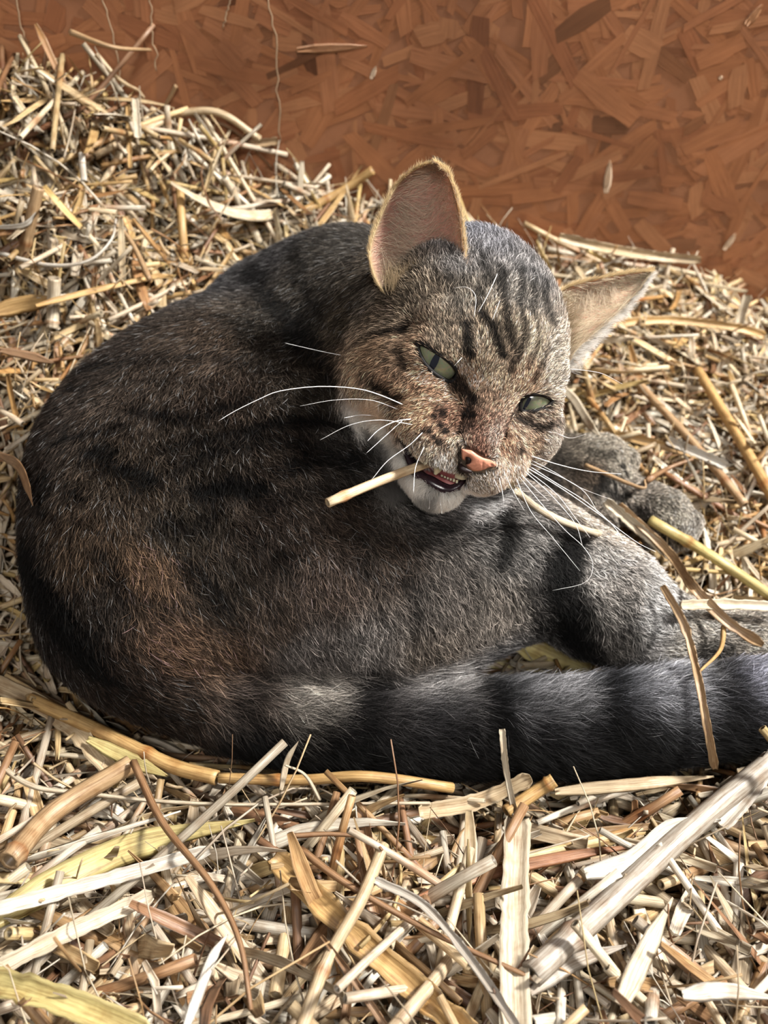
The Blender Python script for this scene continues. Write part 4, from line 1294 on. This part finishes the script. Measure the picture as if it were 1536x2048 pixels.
# ground below the straw
xs = np.linspace(-.9, .9, 181); ys = np.linspace(-.6, .56, 117)
X, Y = np.meshgrid(xs, ys, indexing='ij')
Z = bed(X, Y) - .014
pts = np.stack([X, Y, Z], -1).reshape(-1, 3)
pts[:, 2] += .004 * vnoise(pts * [1, 1, 0], 60, 5) + .002 * vnoise(pts * [1, 1, 0], 200, 6)
i = np.arange(180)[:, None] * 117; j = np.arange(116)[None]
f = np.stack([i + j, i + 117 + j, i + 118 + j, i + j + 1], -1).reshape(-1, 4)
m, nt, b = material('packed_chaff')
n = node(nt, 'ShaderNodeTexNoise', Scale=260.0, Detail=6.0)
tc = nt.nodes.new('ShaderNodeTexCoord'); nt.links.new(tc.outputs['Object'], n.inputs['Vector'])
cr = nt.nodes.new('ShaderNodeValToRGB')
cr.color_ramp.elements[0].position = .35; cr.color_ramp.elements[0].color = (*srgb(60, 40, 24), 1)
cr.color_ramp.elements[1].position = .7; cr.color_ramp.elements[1].color = (*srgb(170, 128, 80), 1)
nt.links.new(n.outputs['Fac'], cr.inputs[0]); nt.links.new(cr.outputs[0], b.inputs['Base Color'])
b.inputs['Roughness'].default_value = .9
bp = node(nt, 'ShaderNodeBump', Strength=1.0, Distance=.003); nt.links.new(n.outputs['Fac'], bp.inputs['Height']); nt.links.new(bp.outputs['Normal'], b.inputs['Normal'])
gr = mesh_object('ground', pts, f, m)
tag(gr, kind='structure')

# the bed's mass of straw: nobody could count it
def sizes_mass(x, y):
    k = rng.random()
    near = 1.35 if y < .14 else 1.0
    lg = 1.5 if y < .14 else 1.0
    if k < .20:
        return 'tube', rng.uniform(.0009, .0017) * near, rng.uniform(.03, .09) * lg, .08, rng.normal() * .28
    if k < .45:
        return 'leaf', rng.uniform(.0012, .0030) * near, rng.uniform(.025, .075) * lg, .35, rng.normal() * .35
    if k < .64:
        return 'split', rng.uniform(.0010, .0022) * near, rng.uniform(.025, .07) * lg, .2, rng.normal() * .3
    return 'wisp', rng.uniform(.00025, .0007), rng.uniform(.02, .08) * lg, .6, rng.normal() * .45
V, F, U, C = [], [], [], []
off = 0
NM = int(12500 * STRAW)
for rnd, (cnt, zl) in enumerate(((int(NM * .5), (-.012, .0)), (int(NM * .5), (-.004, .008)))):
    for p, w, kind, col, tw in grow(cnt, zl, sizes_mass, clear_of_cat):
        v, f, u, c = straw_geo(p, w, kind, tw, col=col)
        V.append(v); F.append(f + off); U.append(u); C.append(c); off += len(v)
# fine broken chaff
for p, w, kind, col, tw in grow(int(3600 * STRAW), (-.004, .009), lambda x, y: (('leaf', 'split', 'wisp')[rng.integers(3)], rng.uniform(.0005, .0016), rng.uniform(.004, .016), .5, rng.normal() * .6), clear_of_cat):
    v, f, u, c = straw_geo(p[::2], w, kind, tw, col=col * 1.05)
    V.append(v); F.append(f + off); U.append(u); C.append(c); off += len(v)
V = np.vstack(V); F = np.vstack(F)
mass = mesh_object('straw_bed', V, clean_faces(F), M_STRAW, colors=np.clip(np.vstack(C), .004, .95), uvs=np.vstack(U))
tag(mass, 'deep bed of loose golden straw and chaff under and around the cat', 'straw bed', kind='stuff')
print('mass', len(V), round(time.time() - T0, 1))

# ------------------------------------------------------------------ the strand-board wall
def wall():
    y0 = WALL_Y
    x0, x1, z0, z1 = -.75, .85, -.08, .85
    V = [np.array([(x0, y0 + .0, z0), (x1, y0, z0), (x1, y0, z1), (x0, y0, z1), (x0, y0 + .018, z0), (x1, y0 + .018, z0), (x1, y0 + .018, z1), (x0, y0 + .018, z1)])]
    F = [(0, 1, 2, 3), (5, 4, 7, 6), (3, 2, 6, 7), (4, 5, 1, 0), (1, 5, 6, 2), (4, 0, 3, 7)]
    C = [np.tile(srgb(150, 104, 76), (8, 1))]; U = [np.zeros((8, 3))]
    off = 8
    tones = np.array([srgb(c) for c in [(178, 126, 90), (174, 122, 86), (181, 129, 93), (170, 118, 84), (177, 125, 91), (180, 129, 95), (164, 112, 80), (186, 137, 101)]])
    r = np.random.default_rng(21)
    n = 5200
    for k in range(n):
        cx, cz = r.uniform(-.62, .66), r.uniform(-.06, .42)
        if k > 3400 and False:
            break
        L = r.uniform(.010, .060); w = r.uniform(.004, .018) * (.6 + .4 * r.random())
        a = r.normal() * .75 + (math.pi * r.random() if r.random() < .35 else 0)
        m = 5
        t = np.linspace(-1, 1, m)
        top = np.c_[t * L / 2, w / 2 * (.75 + .25 * r.random(m)) * (1 - .25 * np.abs(t))]
        bot = np.c_[t[::-1] * L / 2 + r.normal() * .002, -w / 2 * (.75 + .25 * r.random(m)) * (1 - .25 * np.abs(t))]
        q = np.vstack([top, bot])
        R2 = np.array([[math.cos(a), -math.sin(a)], [math.sin(a), math.cos(a)]])
        g = q @ R2.T + [cx, cz]
        tilt = r.normal() * .004
        yy = y0 - .0002 - .00000008 * k + 0 * g[:, 0]
        v = np.c_[g[:, 0], yy, g[:, 1]]
        V.append(v)
        F.append(tuple(range(off, off + len(v)))[::-1])
        dark = r.random() < .06
        col = tones[r.choice(8)] * [.84, .76, .70] * r.uniform(.80, .90)
        if dark:
            col = col * r.uniform(.45, .75)
        C.append(np.tile(col, (len(v), 1)))
        U.append(np.c_[q[:, 0] * 1.0 + k, q[:, 1], np.full(len(v), r.random() * 50)])
        off += len(v)
    m, nt, b = material('strand_board')
    at = node(nt, 'ShaderNodeAttribute', attribute_name='col')
    al = node(nt, 'ShaderNodeAttribute', attribute_name='along')
    mp = nt.nodes.new('ShaderNodeMapping'); mp.inputs['Scale'].default_value = (40, 700, 1)
    nt.links.new(al.outputs['Vector'], mp.inputs['Vector'])
    n1 = node(nt, 'ShaderNodeTexNoise', Scale=1.0, Detail=3.0); nt.links.new(mp.outputs[0], n1.inputs['Vector'])
    cr = nt.nodes.new('ShaderNodeValToRGB')
    cr.color_ramp.elements[0].position = .3; cr.color_ramp.elements[0].color = (.88, .85, .82, 1)
    cr.color_ramp.elements[1].position = .7; cr.color_ramp.elements[1].color = (1.12, 1.12, 1.1, 1)
    nt.links.new(n1.outputs['Fac'], cr.inputs[0])
    m1 = nt.nodes.new('ShaderNodeMix'); m1.data_type = 'RGBA'; m1.blend_type = 'MULTIPLY'; m1.inputs[0].default_value = 1
    nt.links.new(at.outputs['Color'], m1.inputs[6]); nt.links.new(cr.outputs[0], m1.inputs[7])
    # worn, dusty patches
    tc = nt.nodes.new('ShaderNodeTexCoord')
    n2 = node(nt, 'ShaderNodeTexNoise', Scale=14.0, Detail=5.0, Roughness=.6); nt.links.new(tc.outputs['Object'], n2.inputs['Vector'])
    cr2 = nt.nodes.new('ShaderNodeValToRGB')
    cr2.color_ramp.elements[0].position = .35; cr2.color_ramp.elements[0].color = (.72, .70, .70, 1)
    cr2.color_ramp.elements[1].position = .68; cr2.color_ramp.elements[1].color = (1.12, 1.10, 1.08, 1)
    nt.links.new(n2.outputs['Fac'], cr2.inputs[0])
    m2 = nt.nodes.new('ShaderNodeMix'); m2.data_type = 'RGBA'; m2.blend_type = 'MULTIPLY'; m2.inputs[0].default_value = 1
    nt.links.new(m1.outputs[2], m2.inputs[6]); nt.links.new(cr2.outputs[0], m2.inputs[7])
    nt.links.new(m2.outputs[2], b.inputs['Base Color'])
    b.inputs['Roughness'].default_value = .48
    b.inputs['Specular IOR Level'].default_value = .5
    bp = node(nt, 'ShaderNodeBump', Strength=.15, Distance=.0006)
    nt.links.new(n1.outputs['Fac'], bp.inputs['Height']); nt.links.new(bp.outputs['Normal'], b.inputs['Normal'])
    o = mesh_object('wall_back', np.vstack(V), F, m, smooth=False, colors=np.vstack(C), uvs=np.vstack(U))
    return tag(o, kind='structure')
wall()
def wall_at(px, py, off=.0006):
    dr = P(px, py, 1.0) - CAM
    t = (WALL_Y - off - CAM[1]) / dr[1]
    return CAM + dr * t

# ------------------------------------------------------------------ straws that stand out one by one
PALE, CREAM, GOLD, YEL, TANC, BRWN, GREY, RED, WHT_ = (240, 228, 204), (230, 208, 172), (222, 184, 124), (228, 212, 146), (208, 176, 136), (180, 142, 106), (204, 196, 184), (188, 134, 96), (246, 242, 232)
def place(pts, off, w, n=26, hug=0.0065, push=True):
    """lay a straw over the bed along photo pixels, off metres above it (one or several heights), clear of the cat"""
    offs = np.interp(np.linspace(0, 1, len(pts)), np.linspace(0, 1, len(np.atleast_1d(off))), np.atleast_1d(off))
    base = np.array([on_bed(x, y, o) for (x, y), o in zip(pts, offs)])
    path = spline(base, n)
    ray = path - CAM; L = np.linalg.norm(ray, axis=1); ray /= L[:, None]
    for _ in range(160 if push else 0):
        bad = field_at(path) < w + hug
        if not bad.any():
            break
        L = L - .001 * bad
        path = CAM + ray * L[:, None]
    for _ in range(12 if push else 0):
        Ls = L.copy()
        Ls[1:-1] = np.minimum(L[1:-1], (L[:-2] + L[2:]) / 2)
        L = Ls
    path = CAM + ray * L[:, None]
    path[:, 1] = np.minimum(path[:, 1], WALL_Y - w - .002)
    return path
def hand(pts, wpx, kind, col, label, off=.012, twist=0.0, name='straw_stalk'):
    mid = on_bed(*pts[len(pts) // 2])
    w = wpx / FPX * float((mid - CAM) @ FWD)
    free = 'gap' in label or 'thigh' in label
    path = place(pts, (np.atleast_1d(off) + (.006 if pts[0][1] > 1380 and not free else 0)), w, push=not free)
    return straw_object(name, path, w, kind, col=srgb(col) * .72, twist=twist, up=CAM - path[len(path) // 2], label=label)
S = 'straw_stalk'; B_ = 'flat_straw'; T_ = 'thin_straw'
HAND = [
    # foreground
    ([(1036, 1640), (1031, 1760), (1028, 1900), (1032, 2110)], 27, 'split', PALE, 'wide pale straw blade standing straight up the middle right foreground', .020, 0, B_),
    ([(1004, 1458), (1013, 1540), (1034, 1642)], 6, 'split', PALE, 'thin pale stem with frayed tip poking up in front of the tail', (.030, .024, .016), .4, T_),
    ([(1545, 1520), (1400, 1640), (1210, 1815), (1062, 1950)], 22, 'tube', GREY, 'long thick greyish stalk slanting down from the right edge below the tail', .020, 0, S),
    ([(768, 1690), (722, 1800), (655, 1920), (598, 2070)], 12, 'tube', CREAM, 'cream stalk slanting down left from the centre of the foreground', .024, 0, S),
    ([(548, 1712), (690, 1850), (830, 1975), (960, 2090)], 25, 'split', GOLD, 'broad golden split blade slanting down right across the centre foreground', .015, 0, B_),
    ([(-40, 1955), (110, 1995), (300, 2070)], 24, 'split', YEL, 'broad yellow-green blade in the bottom left corner', .022, 0, B_),
    ([(-30, 1850), (150, 1745), (310, 1680), (510, 1640)], 27, 'leaf', YEL, 'broad yellow blade fanning up from the left edge of the foreground', .014, .3, B_),
    ([(-20, 1822), (190, 1765), (420, 1700)], 13, 'split', WHT_, 'whitish split blade lying on top of the broad yellow blade at left', .020, 0, B_),
    ([(266, 1522), (325, 1645), (420, 1765), (478, 1880), (502, 2020)], 8, 'wisp', BRWN, 'long thin brown stem arching down the left foreground', .026, 0, T_),
    ([(18, 1722), (110, 1622), (262, 1528)], 19, 'tube', TANC, 'thick tan stalk rising to the bend of the long brown stem at left', .020, 0, S),
    ([(-20, 1362), (85, 1412), (165, 1475), (245, 1565)], 17, 'split', CREAM, 'cream split stalk coming in from the left edge beneath the rump', .012, 0, S),
    ([(60, 1398), (200, 1462), (335, 1528), (435, 1556)], 14, 'tube', GOLD, 'golden stalk slanting under the rump towards the tail root', .008, 0, S),
    ([(175, 1478), (260, 1520), (335, 1552)], 12, 'leaf', YEL, 'short yellow blade beside the golden stalk under the rump', .010, 0, B_),
    ([(438, 1556), (600, 1560), (735, 1553), (905, 1576)], 10, 'tube', GOLD, 'jointed golden stalk lying along the lower edge of the tail', .009, 0, S),
    ([(1110, 1584), (1260, 1570), (1428, 1553)], 12, 'leaf', CREAM, 'pale blade lying flat along the right part of the tail', .010, 0, B_),
    ([(-20, 1515), (60, 1570), (160, 1586), (420, 1608), (860, 1606)], 6, 'wisp', PALE, 'long thin pale stem running across below the tail from the left edge', .016, 0, T_),
    ([(838, 1624), (950, 1604), (1062, 1556)], 14, 'split', CREAM, 'split cream stalk with a broken end under the middle of the tail', .014, 0, S),
    ([(1012, 1624), (1060, 1592), (1108, 1560)], 13, 'tube', GOLD, 'short cut golden stalk beside the frayed stem', .016, 0, S),
    ([(1170, 1748), (1262, 1722), (1345, 1655), (1442, 1640)], 19, 'leaf', WHT_, 'wide white papery blade below the right part of the tail', .022, .5, B_),
    ([(840, 1796), (960, 1752), (1140, 1712), (1290, 1690)], 11, 'leaf', RED, 'reddish brown blade lying across behind the upright pale blade', .012, .2, B_),
    ([(600, 1698), (690, 1765), (860, 1862), (1072, 1960)], 8, 'wisp', BRWN, 'brown stem slanting right below the centre of the foreground', .020, 0, T_),
    ([(750, 1760), (850, 1812), (950, 1930), (1045, 2070)], 8, 'split', GREY, 'grey curved stem dropping to the bottom beside the upright blade', .024, 0, T_),
    ([(366, 2070), (398, 1985), (428, 1910), (456, 1868)], 9, 'leaf', WHT_, 'small white curled blade near the bottom left of the middle', .024, .6, B_),
    ([(-20, 1945), (130, 1868), (305, 1790)], 15, 'split', PALE, 'pale split stalk slanting up from the left edge above the yellow-green blade', .018, 0, S),
    ([(1240, 2010), (1290, 1905), (1346, 1795)], 22, 'leaf', PALE, 'pale twisted blade standing in the lower right foreground', .020, .7, B_),
    ([(1365, 1990), (1450, 1982), (1560, 1998)], 15, 'leaf', WHT_, 'white blade lying in the bottom right corner', .024, .3, B_),
    ([(1060, 1985), (1150, 1925), (1255, 1890)], 13, 'leaf', GREY, 'grey folded blade right of the foot of the upright blade', .016, .6, B_),
    ([(1440, 1650), (1500, 1580), (1560, 1500)], 17, 'split', GREY, 'grey split stalk leaving the picture at right under the tail tip', .020, 0, S),
    ([(585, 1672), (660, 1668), (735, 1676), (765, 1700)], 5, 'wisp', BRWN, 'thin brown stem bending over the top of the cream stalk', .026, 0, T_),
    ([(562, 1580), (575, 1520), (597, 1482)], 6, 'leaf', PALE, 'small pale sprig sticking up before the left part of the tail', (.012, .020, .028), .4, T_),
    ([(640, 1600), (610, 1550), (570, 1530)], 4, 'wisp', PALE, 'fine pale curl beside the small sprig', (.012, .02, .024), 0, T_),
    # over and beside the cat
    ([(1325, 1172), (1368, 1250), (1395, 1350), (1410, 1430), (1430, 1538)], 7, 'split', TANC, 'crooked brown-grey stem hanging down over the tail', (.035, .035, .03, .02, .008), 0, T_),
    ([(1238, 1010), (1335, 1102), (1385, 1172), (1450, 1240), (1526, 1290)], 9, 'split', TANC, 'long brown split stalk running from the front paws over the hind foot', (.030, .03, .035, .04), 0, S),
    ([(1212, 1002), (1280, 1060), (1345, 1115)], 9, 'split', PALE, 'pale split stalk leaning between the two front paws', (.036, .034, .03), 0, S),
    ([(1008, 958), (1080, 1018), (1160, 1055), (1245, 1078)], 6, 'split', PALE, 'pale stem lying across the knee from under the chin', .01, 0, T_),
    ([(985, 1256), (1080, 1300), (1180, 1348)], 26, 'split', YEL, 'broad yellow stalk in the gap between thigh and tail', .006, 0, S),
    ([(870, 1300), (940, 1284), (1000, 1262)], 14, 'split', CREAM, 'cream blade meeting the broad yellow stalk beneath the thigh', .005, 0, B_),
    ([(930, 1325), (1010, 1330), (1100, 1345)], 10, 'leaf', YEL, 'yellow blade just above the fur of the tail in the gap', .004, 0, B_),
    ([(1448, 1252), (1440, 1300), (1400, 1342)], 5, 'wisp', GOLD, 'thin golden curl lying on the hind foot', .012, 0, T_),
    ([(1118, 770), (1148, 800), (1180, 850), (1200, 872)], 9, 'leaf', PALE, 'pale blade between cheek and front paws', (.03, .03, .03), .2, B_),
    ([(-10, 905), (35, 930), (56, 975), (66, 1012)], 8, 'leaf', BRWN, 'brown curved blade against the left side of the back', (.03, .045, .05), .3, B_),
    # right side
    ([(1205, 862), (1300, 885), (1420, 915)], 9, 'split', GOLD, 'golden stalk right of the upper front paw', .014, 0, S),
    ([(1335, 880), (1400, 908), (1455, 932)], 9, 'split', WHT_, 'bright white piece of stalk right of the upper front paw', .018, 0, S),
    ([(1395, 740), (1475, 872), (1560, 1020)], 10, 'tube', GOLD, 'long golden stalk running down to the right edge beside the paws', .016, 0, S),
    ([(1362, 1210), (1450, 1208), (1560, 1214)], 9, 'split', PALE, 'straight pale blade above the hind foot at the right edge', .022, 0, B_),
    ([(1292, 962), (1340, 935), (1386, 918)], 6, 'wisp', BRWN, 'short brown stem right above the lower front paw', .018, 0, T_),
    ([(1118, 474), (1200, 494), (1310, 512), (1402, 520)], 9, 'split', CREAM, 'long cream blade against the board behind the right ear', (.030, .02, .022), 0, B_),
    ([(1270, 760), (1390, 890), (1490, 1010)], 8, 'tube', TANC, 'tan stalk slanting right behind the paws', .014, 0, S),
    ([(1300, 1040), (1420, 1110), (1560, 1205)], 10, 'tube', YEL, 'yellow stalk slanting from the lower front paw to the right edge', .014, 0, S),
    ([(1200, 650), (1330, 640), (1470, 655), (1530, 672)], 8, 'split', GOLD, 'golden blade lying level right of the ear near the board', .016, 0, B_),
    ([(1170, 930), (1280, 975), (1290, 960)], 4, 'wisp', TANC, 'thin tan stem resting on the upper front paw', .05, 0, T_),
    ([(1496, 590), (1480, 640), (1470, 690)], 8, 'split', PALE, 'short upright stalk near the board at the right edge', (.03, .016, .006), 0, S),
    # left and back
    ([(448, 355), (484, 415), (520, 486)], 8, 'tube', PALE, 'straight pale yellow stalk leaning right behind the shoulder', (.03, .018, .008), 0, S),
    ([(109, 556), (107, 605), (104, 656)], 12, 'tube', PALE, 'short thick pale stalk upright left of the shoulder', (.03, .02, .012), 0, S),
    ([(77, 374), (62, 440), (38, 545)], 11, 'tube', TANC, 'upright tan stalk with a cut top near the left edge', (.035, .024, .008), 0, S),
    ([(360, 380), (364, 450), (370, 525)], 8, 'tube', GOLD, 'upright golden stalk behind the back', (.03, .02, .006), 0, S),
    ([(560, 94), (450, 168), (320, 245), (190, 312)], 7, 'tube', CREAM, 'long stalk leaning over the top of the left pile towards the board', (.03, .02, .012, .01), 0, S),
    ([(570, 206), (485, 250), (400, 276)], 7, 'split', TANC, 'tan stalk pointing right out of the pile against the board', (.03, .014, .008), 0, S),
    ([(746, 340), (680, 384), (600, 426)], 8, 'tube', GOLD, 'golden stalk pointing up left of the tall ear', (.03, .016, .008), 0, S),
    ([(24, 124), (50, 186), (82, 244)], 8, 'leaf', CREAM, 'cream blade sticking up at the top left edge', (.03, .016, .006), .2, B_),
    ([(398, 172), (470, 250), (546, 330)], 4, 'wisp', BRWN, 'thin brown stem slanting down the right slope of the pile', (.014, .02, .012), 0, T_),
    ([(140, 64), (225, 94), (302, 100)], 5, 'wisp', TANC, 'dark tan stem high up against the board at top left', .05, 0, T_),
    ([(-10, 504), (95, 530), (175, 522), (222, 480), (232, 438)], 4.5, 'wisp', WHT_, 'white looping thin stem left of the shoulder', .024, 0, T_),
    ([(-10, 455), (48, 450), (72, 424)], 5, 'leaf', WHT_, 'white curled tip at the left edge by the upright tan stalk', .03, .3, B_),
    ([(-20, 628), (50, 608), (136, 596)], 14, 'leaf', GOLD, 'broad golden blade at the left edge beside the short thick stalk', .022, .2, B_),
    ([(163, 306), (168, 362)], 6, 'tube', WHT_, 'short bright upright stalk in the middle of the left pile', (.03, .02), 0, S),
    ([(270, 196), (276, 276)], 7, 'split', PALE, 'pale split stalk upright near the crest of the left pile', (.03, .016), 0, S),
    ([(382, 96), (356, 150), (330, 196)], 4, 'wisp', TANC, 'thin stem standing up behind the crest of the pile', (.03, .02, .01), 0, T_),
    ([(192, 108), (240, 160), (292, 188)], 5, 'wisp', CREAM, 'thin cream stem leaning left above the crest of the pile', (.03, .02, .01), 0, T_),
    ([(604, 322), (600, 372), (592, 420)], 6, 'leaf', PALE, 'small pale tuft standing behind the neck', (.024, .014, .006), .2, B_),
    ([(0, 700), (60, 712), (108, 726)], 8, 'leaf', BRWN, 'brown pointed blade touching the left side of the shoulder', (.03, .03, .034), .2, B_),
    ([(300, 560), (260, 480), (220, 440)], 6, 'wisp', TANC, 'tan stem rising from the back to the pile', .02, 0, T_),
]
for pts, w, kind, col, label, off, tw, nm in HAND:
    hand(pts, w, kind, col, label, off, tw, nm)

# the stalk the cat is chewing
a = P(655, 1006, .3065); b2 = P(872, 920, dl + .0025)
mp_ = P(760, 962, .5 * (.3065 + dl + .0025))
straw_object('straw_stalk', spline([a, mp_, b2], 14), .0018, 'tube', col=srgb(244, 226, 192) * .97, up=CAM - a, label='cut pale stalk held in the mouth of the cat')

# dusty threads hanging on the board, pale splinters stuck to it
M_THREAD = plain('dusty_thread', srgb(150, 128, 104), .8, .1)
for pts, lab in (([(28, -20), (45, 60), (66, 122)], 'dusty thread hanging on the board at the far top left'), ([(300, -20), (304, 60), (312, 142)], 'dusty thread hanging on the board above the crest of the pile'),
                 ([(528, -20), (550, 70), (556, 180), (562, 282)], 'longest dusty thread, hanging on the board right of the pile'), ([(204, -20), (222, 60), (244, 172)], 'dusty thread hanging between the far left one and the crest'),
                 ([(470, -20), (455, 20), (446, 56)], 'short dusty thread at the top edge left of the longest one')):
    path = spline([wall_at(x, y, .004) for x, y in pts], 16) + rng.normal(size=(16, 3)) * [.0006, .0002, 0]
    v, f, u = sweep(path, .0004, 5)
    tag(mesh_object('hanging_thread', v, clean_faces(f), M_THREAD), lab, 'thread')
for (x, y, x2, y2, w), lab in (((742, 158, 752, 132, 5), 'small pale splinter stuck to the board above the tall ear'), ((1212, 386, 1220, 320, 7), 'tall pale splinter stuck to the board above the right ear'),
                               ((1448, 500, 1472, 466, 7), 'pale splinter stuck low on the board at the right edge'), ((594, 100, 735, 92, 9), 'long faint sliver lying level on the board left of the tall ear'),
                               ((1492, 50, 1526, 8, 9), 'pale chip on the board in the top right corner'), ((1440, 152, 1442, 160, 4), 'tiny pale fleck on the board above the right ear')):
    path = spline([wall_at(x, y, .0016), wall_at(x2, y2, .0016)], 5)
    col = srgb(222, 200, 176) if w < 9 else srgb(186, 140, 104)
    v, f, u, c = straw_geo(path, w / FPX * .5, 'leaf', 0, up=[0, -1, 0], col=col)
    tag(mesh_object('wood_splinter', v, clean_faces(f), M_STRAW, colors=c, uvs=u), lab, 'splinter')

PLACES = [((1020, 1500), 'the frayed upright stem'), ((1036, 1850), 'the upright pale blade'), ((700, 1850), 'the central cream stalk'), ((780, 1930), 'the broad golden blade'), ((120, 1990), 'the bottom left yellow blade'),
          ((200, 1730), 'the left yellow blades'), ((420, 1765), 'the long arching brown stem'), ((1250, 1800), 'the thick greyish stalk'), ((1330, 1700), 'the white papery blade'), ((1460, 1985), 'the bottom right corner'), ((1500, 1580), 'the tail tip'),
          ((650, 1560), 'the jointed stalk under the tail'), ((150, 1450), 'the stalks under the rump'), ((430, 2000), 'the small white curl'), ((1290, 1920), 'the twisted pale blade'), ((1200, 900), 'the upper front paw'), ((1350, 1040), 'the lower front paw'),
          ((1290, 560), 'the right ear'), ((1470, 870), 'the long golden stalk'), ((1450, 1150), 'the hind foot'), ((1480, 640), 'the board corner at right'), ((1180, 760), 'the right cheek'), ((1290, 500), 'the long cream blade'),
          ((105, 610), 'the short thick stalk'), ((60, 450), 'the upright tan stalk'), ((365, 450), 'the upright golden stalk'), ((484, 420), 'the pale leaning stick'), ((270, 240), 'the crest of the pile'), ((60, 190), 'the top left blade'),
          ((60, 800), 'the left side of the back'), ((190, 560), 'the white looping stem'), ((165, 335), 'the bright short stalk'), ((680, 390), 'the tall ear'), ((540, 420), 'the shoulder ridge'), ((420, 500), 'the top of the back')]
SEEN = set(d['label'] for d in bpy.data.objects if 'label' in d)
def describe(p, words, tone):
    q = proj(p)
    a, b_, c = q[0], q[-1], q[len(q) // 2]
    if a[0] > b_[0]:
        a, b_ = b_, a
    ln = math.hypot(b_[0] - a[0], b_[1] - a[1])
    an = math.degrees(math.atan2(a[1] - b_[1], b_[0] - a[0]))
    slant = 'lying level' if abs(an) < 12 else 'pointing upright' if abs(an) > 72 else 'rising to the right' if an > 0 else 'falling to the right'
    size = 'short' if ln < 170 else 'long' if ln > 330 else 'middling'
    s3 = (tone / max(tone)) ** (1 / 2.2)
    lum = float(tone.mean()) ** (1 / 2.2)
    colour = 'white' if lum > .84 and s3[2] > .85 else 'cream' if s3[2] > .80 else 'yellow' if s3[1] > .86 and s3[2] < .75 else 'brown' if lum < .58 else 'golden' if s3[2] < .68 else 'tan'
    order = sorted(PLACES, key=lambda t: math.hypot(t[0][0] - c[0], t[0][1] - c[1]))
    for extra in ('', 'slim ', 'curved ', 'ragged '):
        for (x, y), n in order[:4]:
            dx, dy = c[0] - x, c[1] - y
            rel = ('right of' if dx > 0 else 'left of') if abs(dx) > abs(dy) else ('below' if dy > 0 else 'above')
            near = 'just ' if math.hypot(dx, dy) < 80 else ''
            lab = f'{size} {extra}{colour} {words} {slant} {near}{rel} {n}'
            if lab not in SEEN and not extra and len(lab.split()) <= 16:
                SEEN.add(lab)
                return lab
    return None

# loose straws on top of the bed, each on its own; what looks alike shares a label within its group
ZONES = [
    (34, lambda x, y, q: q[1] > 1600 and q[0] < 520, 'lying loose in the left foreground', 'loose straws of the left foreground', 1.25),
    (40, lambda x, y, q: q[1] > 1600 and 520 <= q[0] < 1040, 'lying loose in the middle foreground', 'loose straws of the middle foreground', 1.25),
    (36, lambda x, y, q: q[1] > 1600 and q[0] >= 1040, 'lying loose in the right foreground', 'loose straws of the right foreground', 1.25),
    (40, lambda x, y, q: q[1] < 1300 and q[0] > 1150, 'lying loose right of the head and paws', 'loose straws right of the cat', .95),
    (40, lambda x, y, q: q[1] < 1000 and q[0] < 420, 'lying loose on the pile behind the back', 'loose straws of the left pile', .95),
    (18, lambda x, y, q: q[1] < 520 and 420 <= q[0] < 900, 'lying loose between the shoulder and the board', 'loose straws between shoulder and board', .9),
]
KN = {'tube': ('straw_stalk', 'round straw'), 'leaf': ('flat_straw', 'flat straw'), 'split': ('straw_stalk', 'split straw'), 'wisp': ('thin_straw', 'thin straw')}
for cnt, cond, where, grp, sc in ZONES:
    made = 0
    while made < cnt:
        k = rng.random()
        kind = 'tube' if k < .22 else 'leaf' if k < .5 else 'split' if k < .78 else 'wisp'
        def sz(x, y, kind=kind):
            w = {'tube': (.0011, .0020), 'leaf': (.0018, .0042), 'split': (.0015, .0032), 'wisp': (.0005, .0009)}[kind]
            return kind, rng.uniform(*w) * sc, rng.uniform(.05, .12) * sc, {'tube': .1, 'leaf': .35, 'split': .2, 'wisp': .6}[kind], rng.normal() * .22
        def keep(p, w):
            c = p[len(p) // 2]
            return cond(c[0], c[1], proj(c)) and clear_of_cat(p, w, .007) and not (c[1] < .2 and proj(p)[:, 1].min() < 1590 and proj(p)[:, 0].max() > 300)
        got = list(grow(1, (.001, .009), sz, keep))
        if not got:
            continue
        p, w, kd, col, tw = got[0]
        tone = PAL[rng.choice(len(PAL), p=PALW)] * .85
        nm, words = KN[kd]
        lab = describe(p, words, tone)
        if lab is None:
            continue
        straw_object(nm, p, w, kd, col=mute(tone, .75), twist=tw, label=lab, group=grp)
        made += 1
print('all', round(time.time() - T0, 1), len(bpy.data.objects))
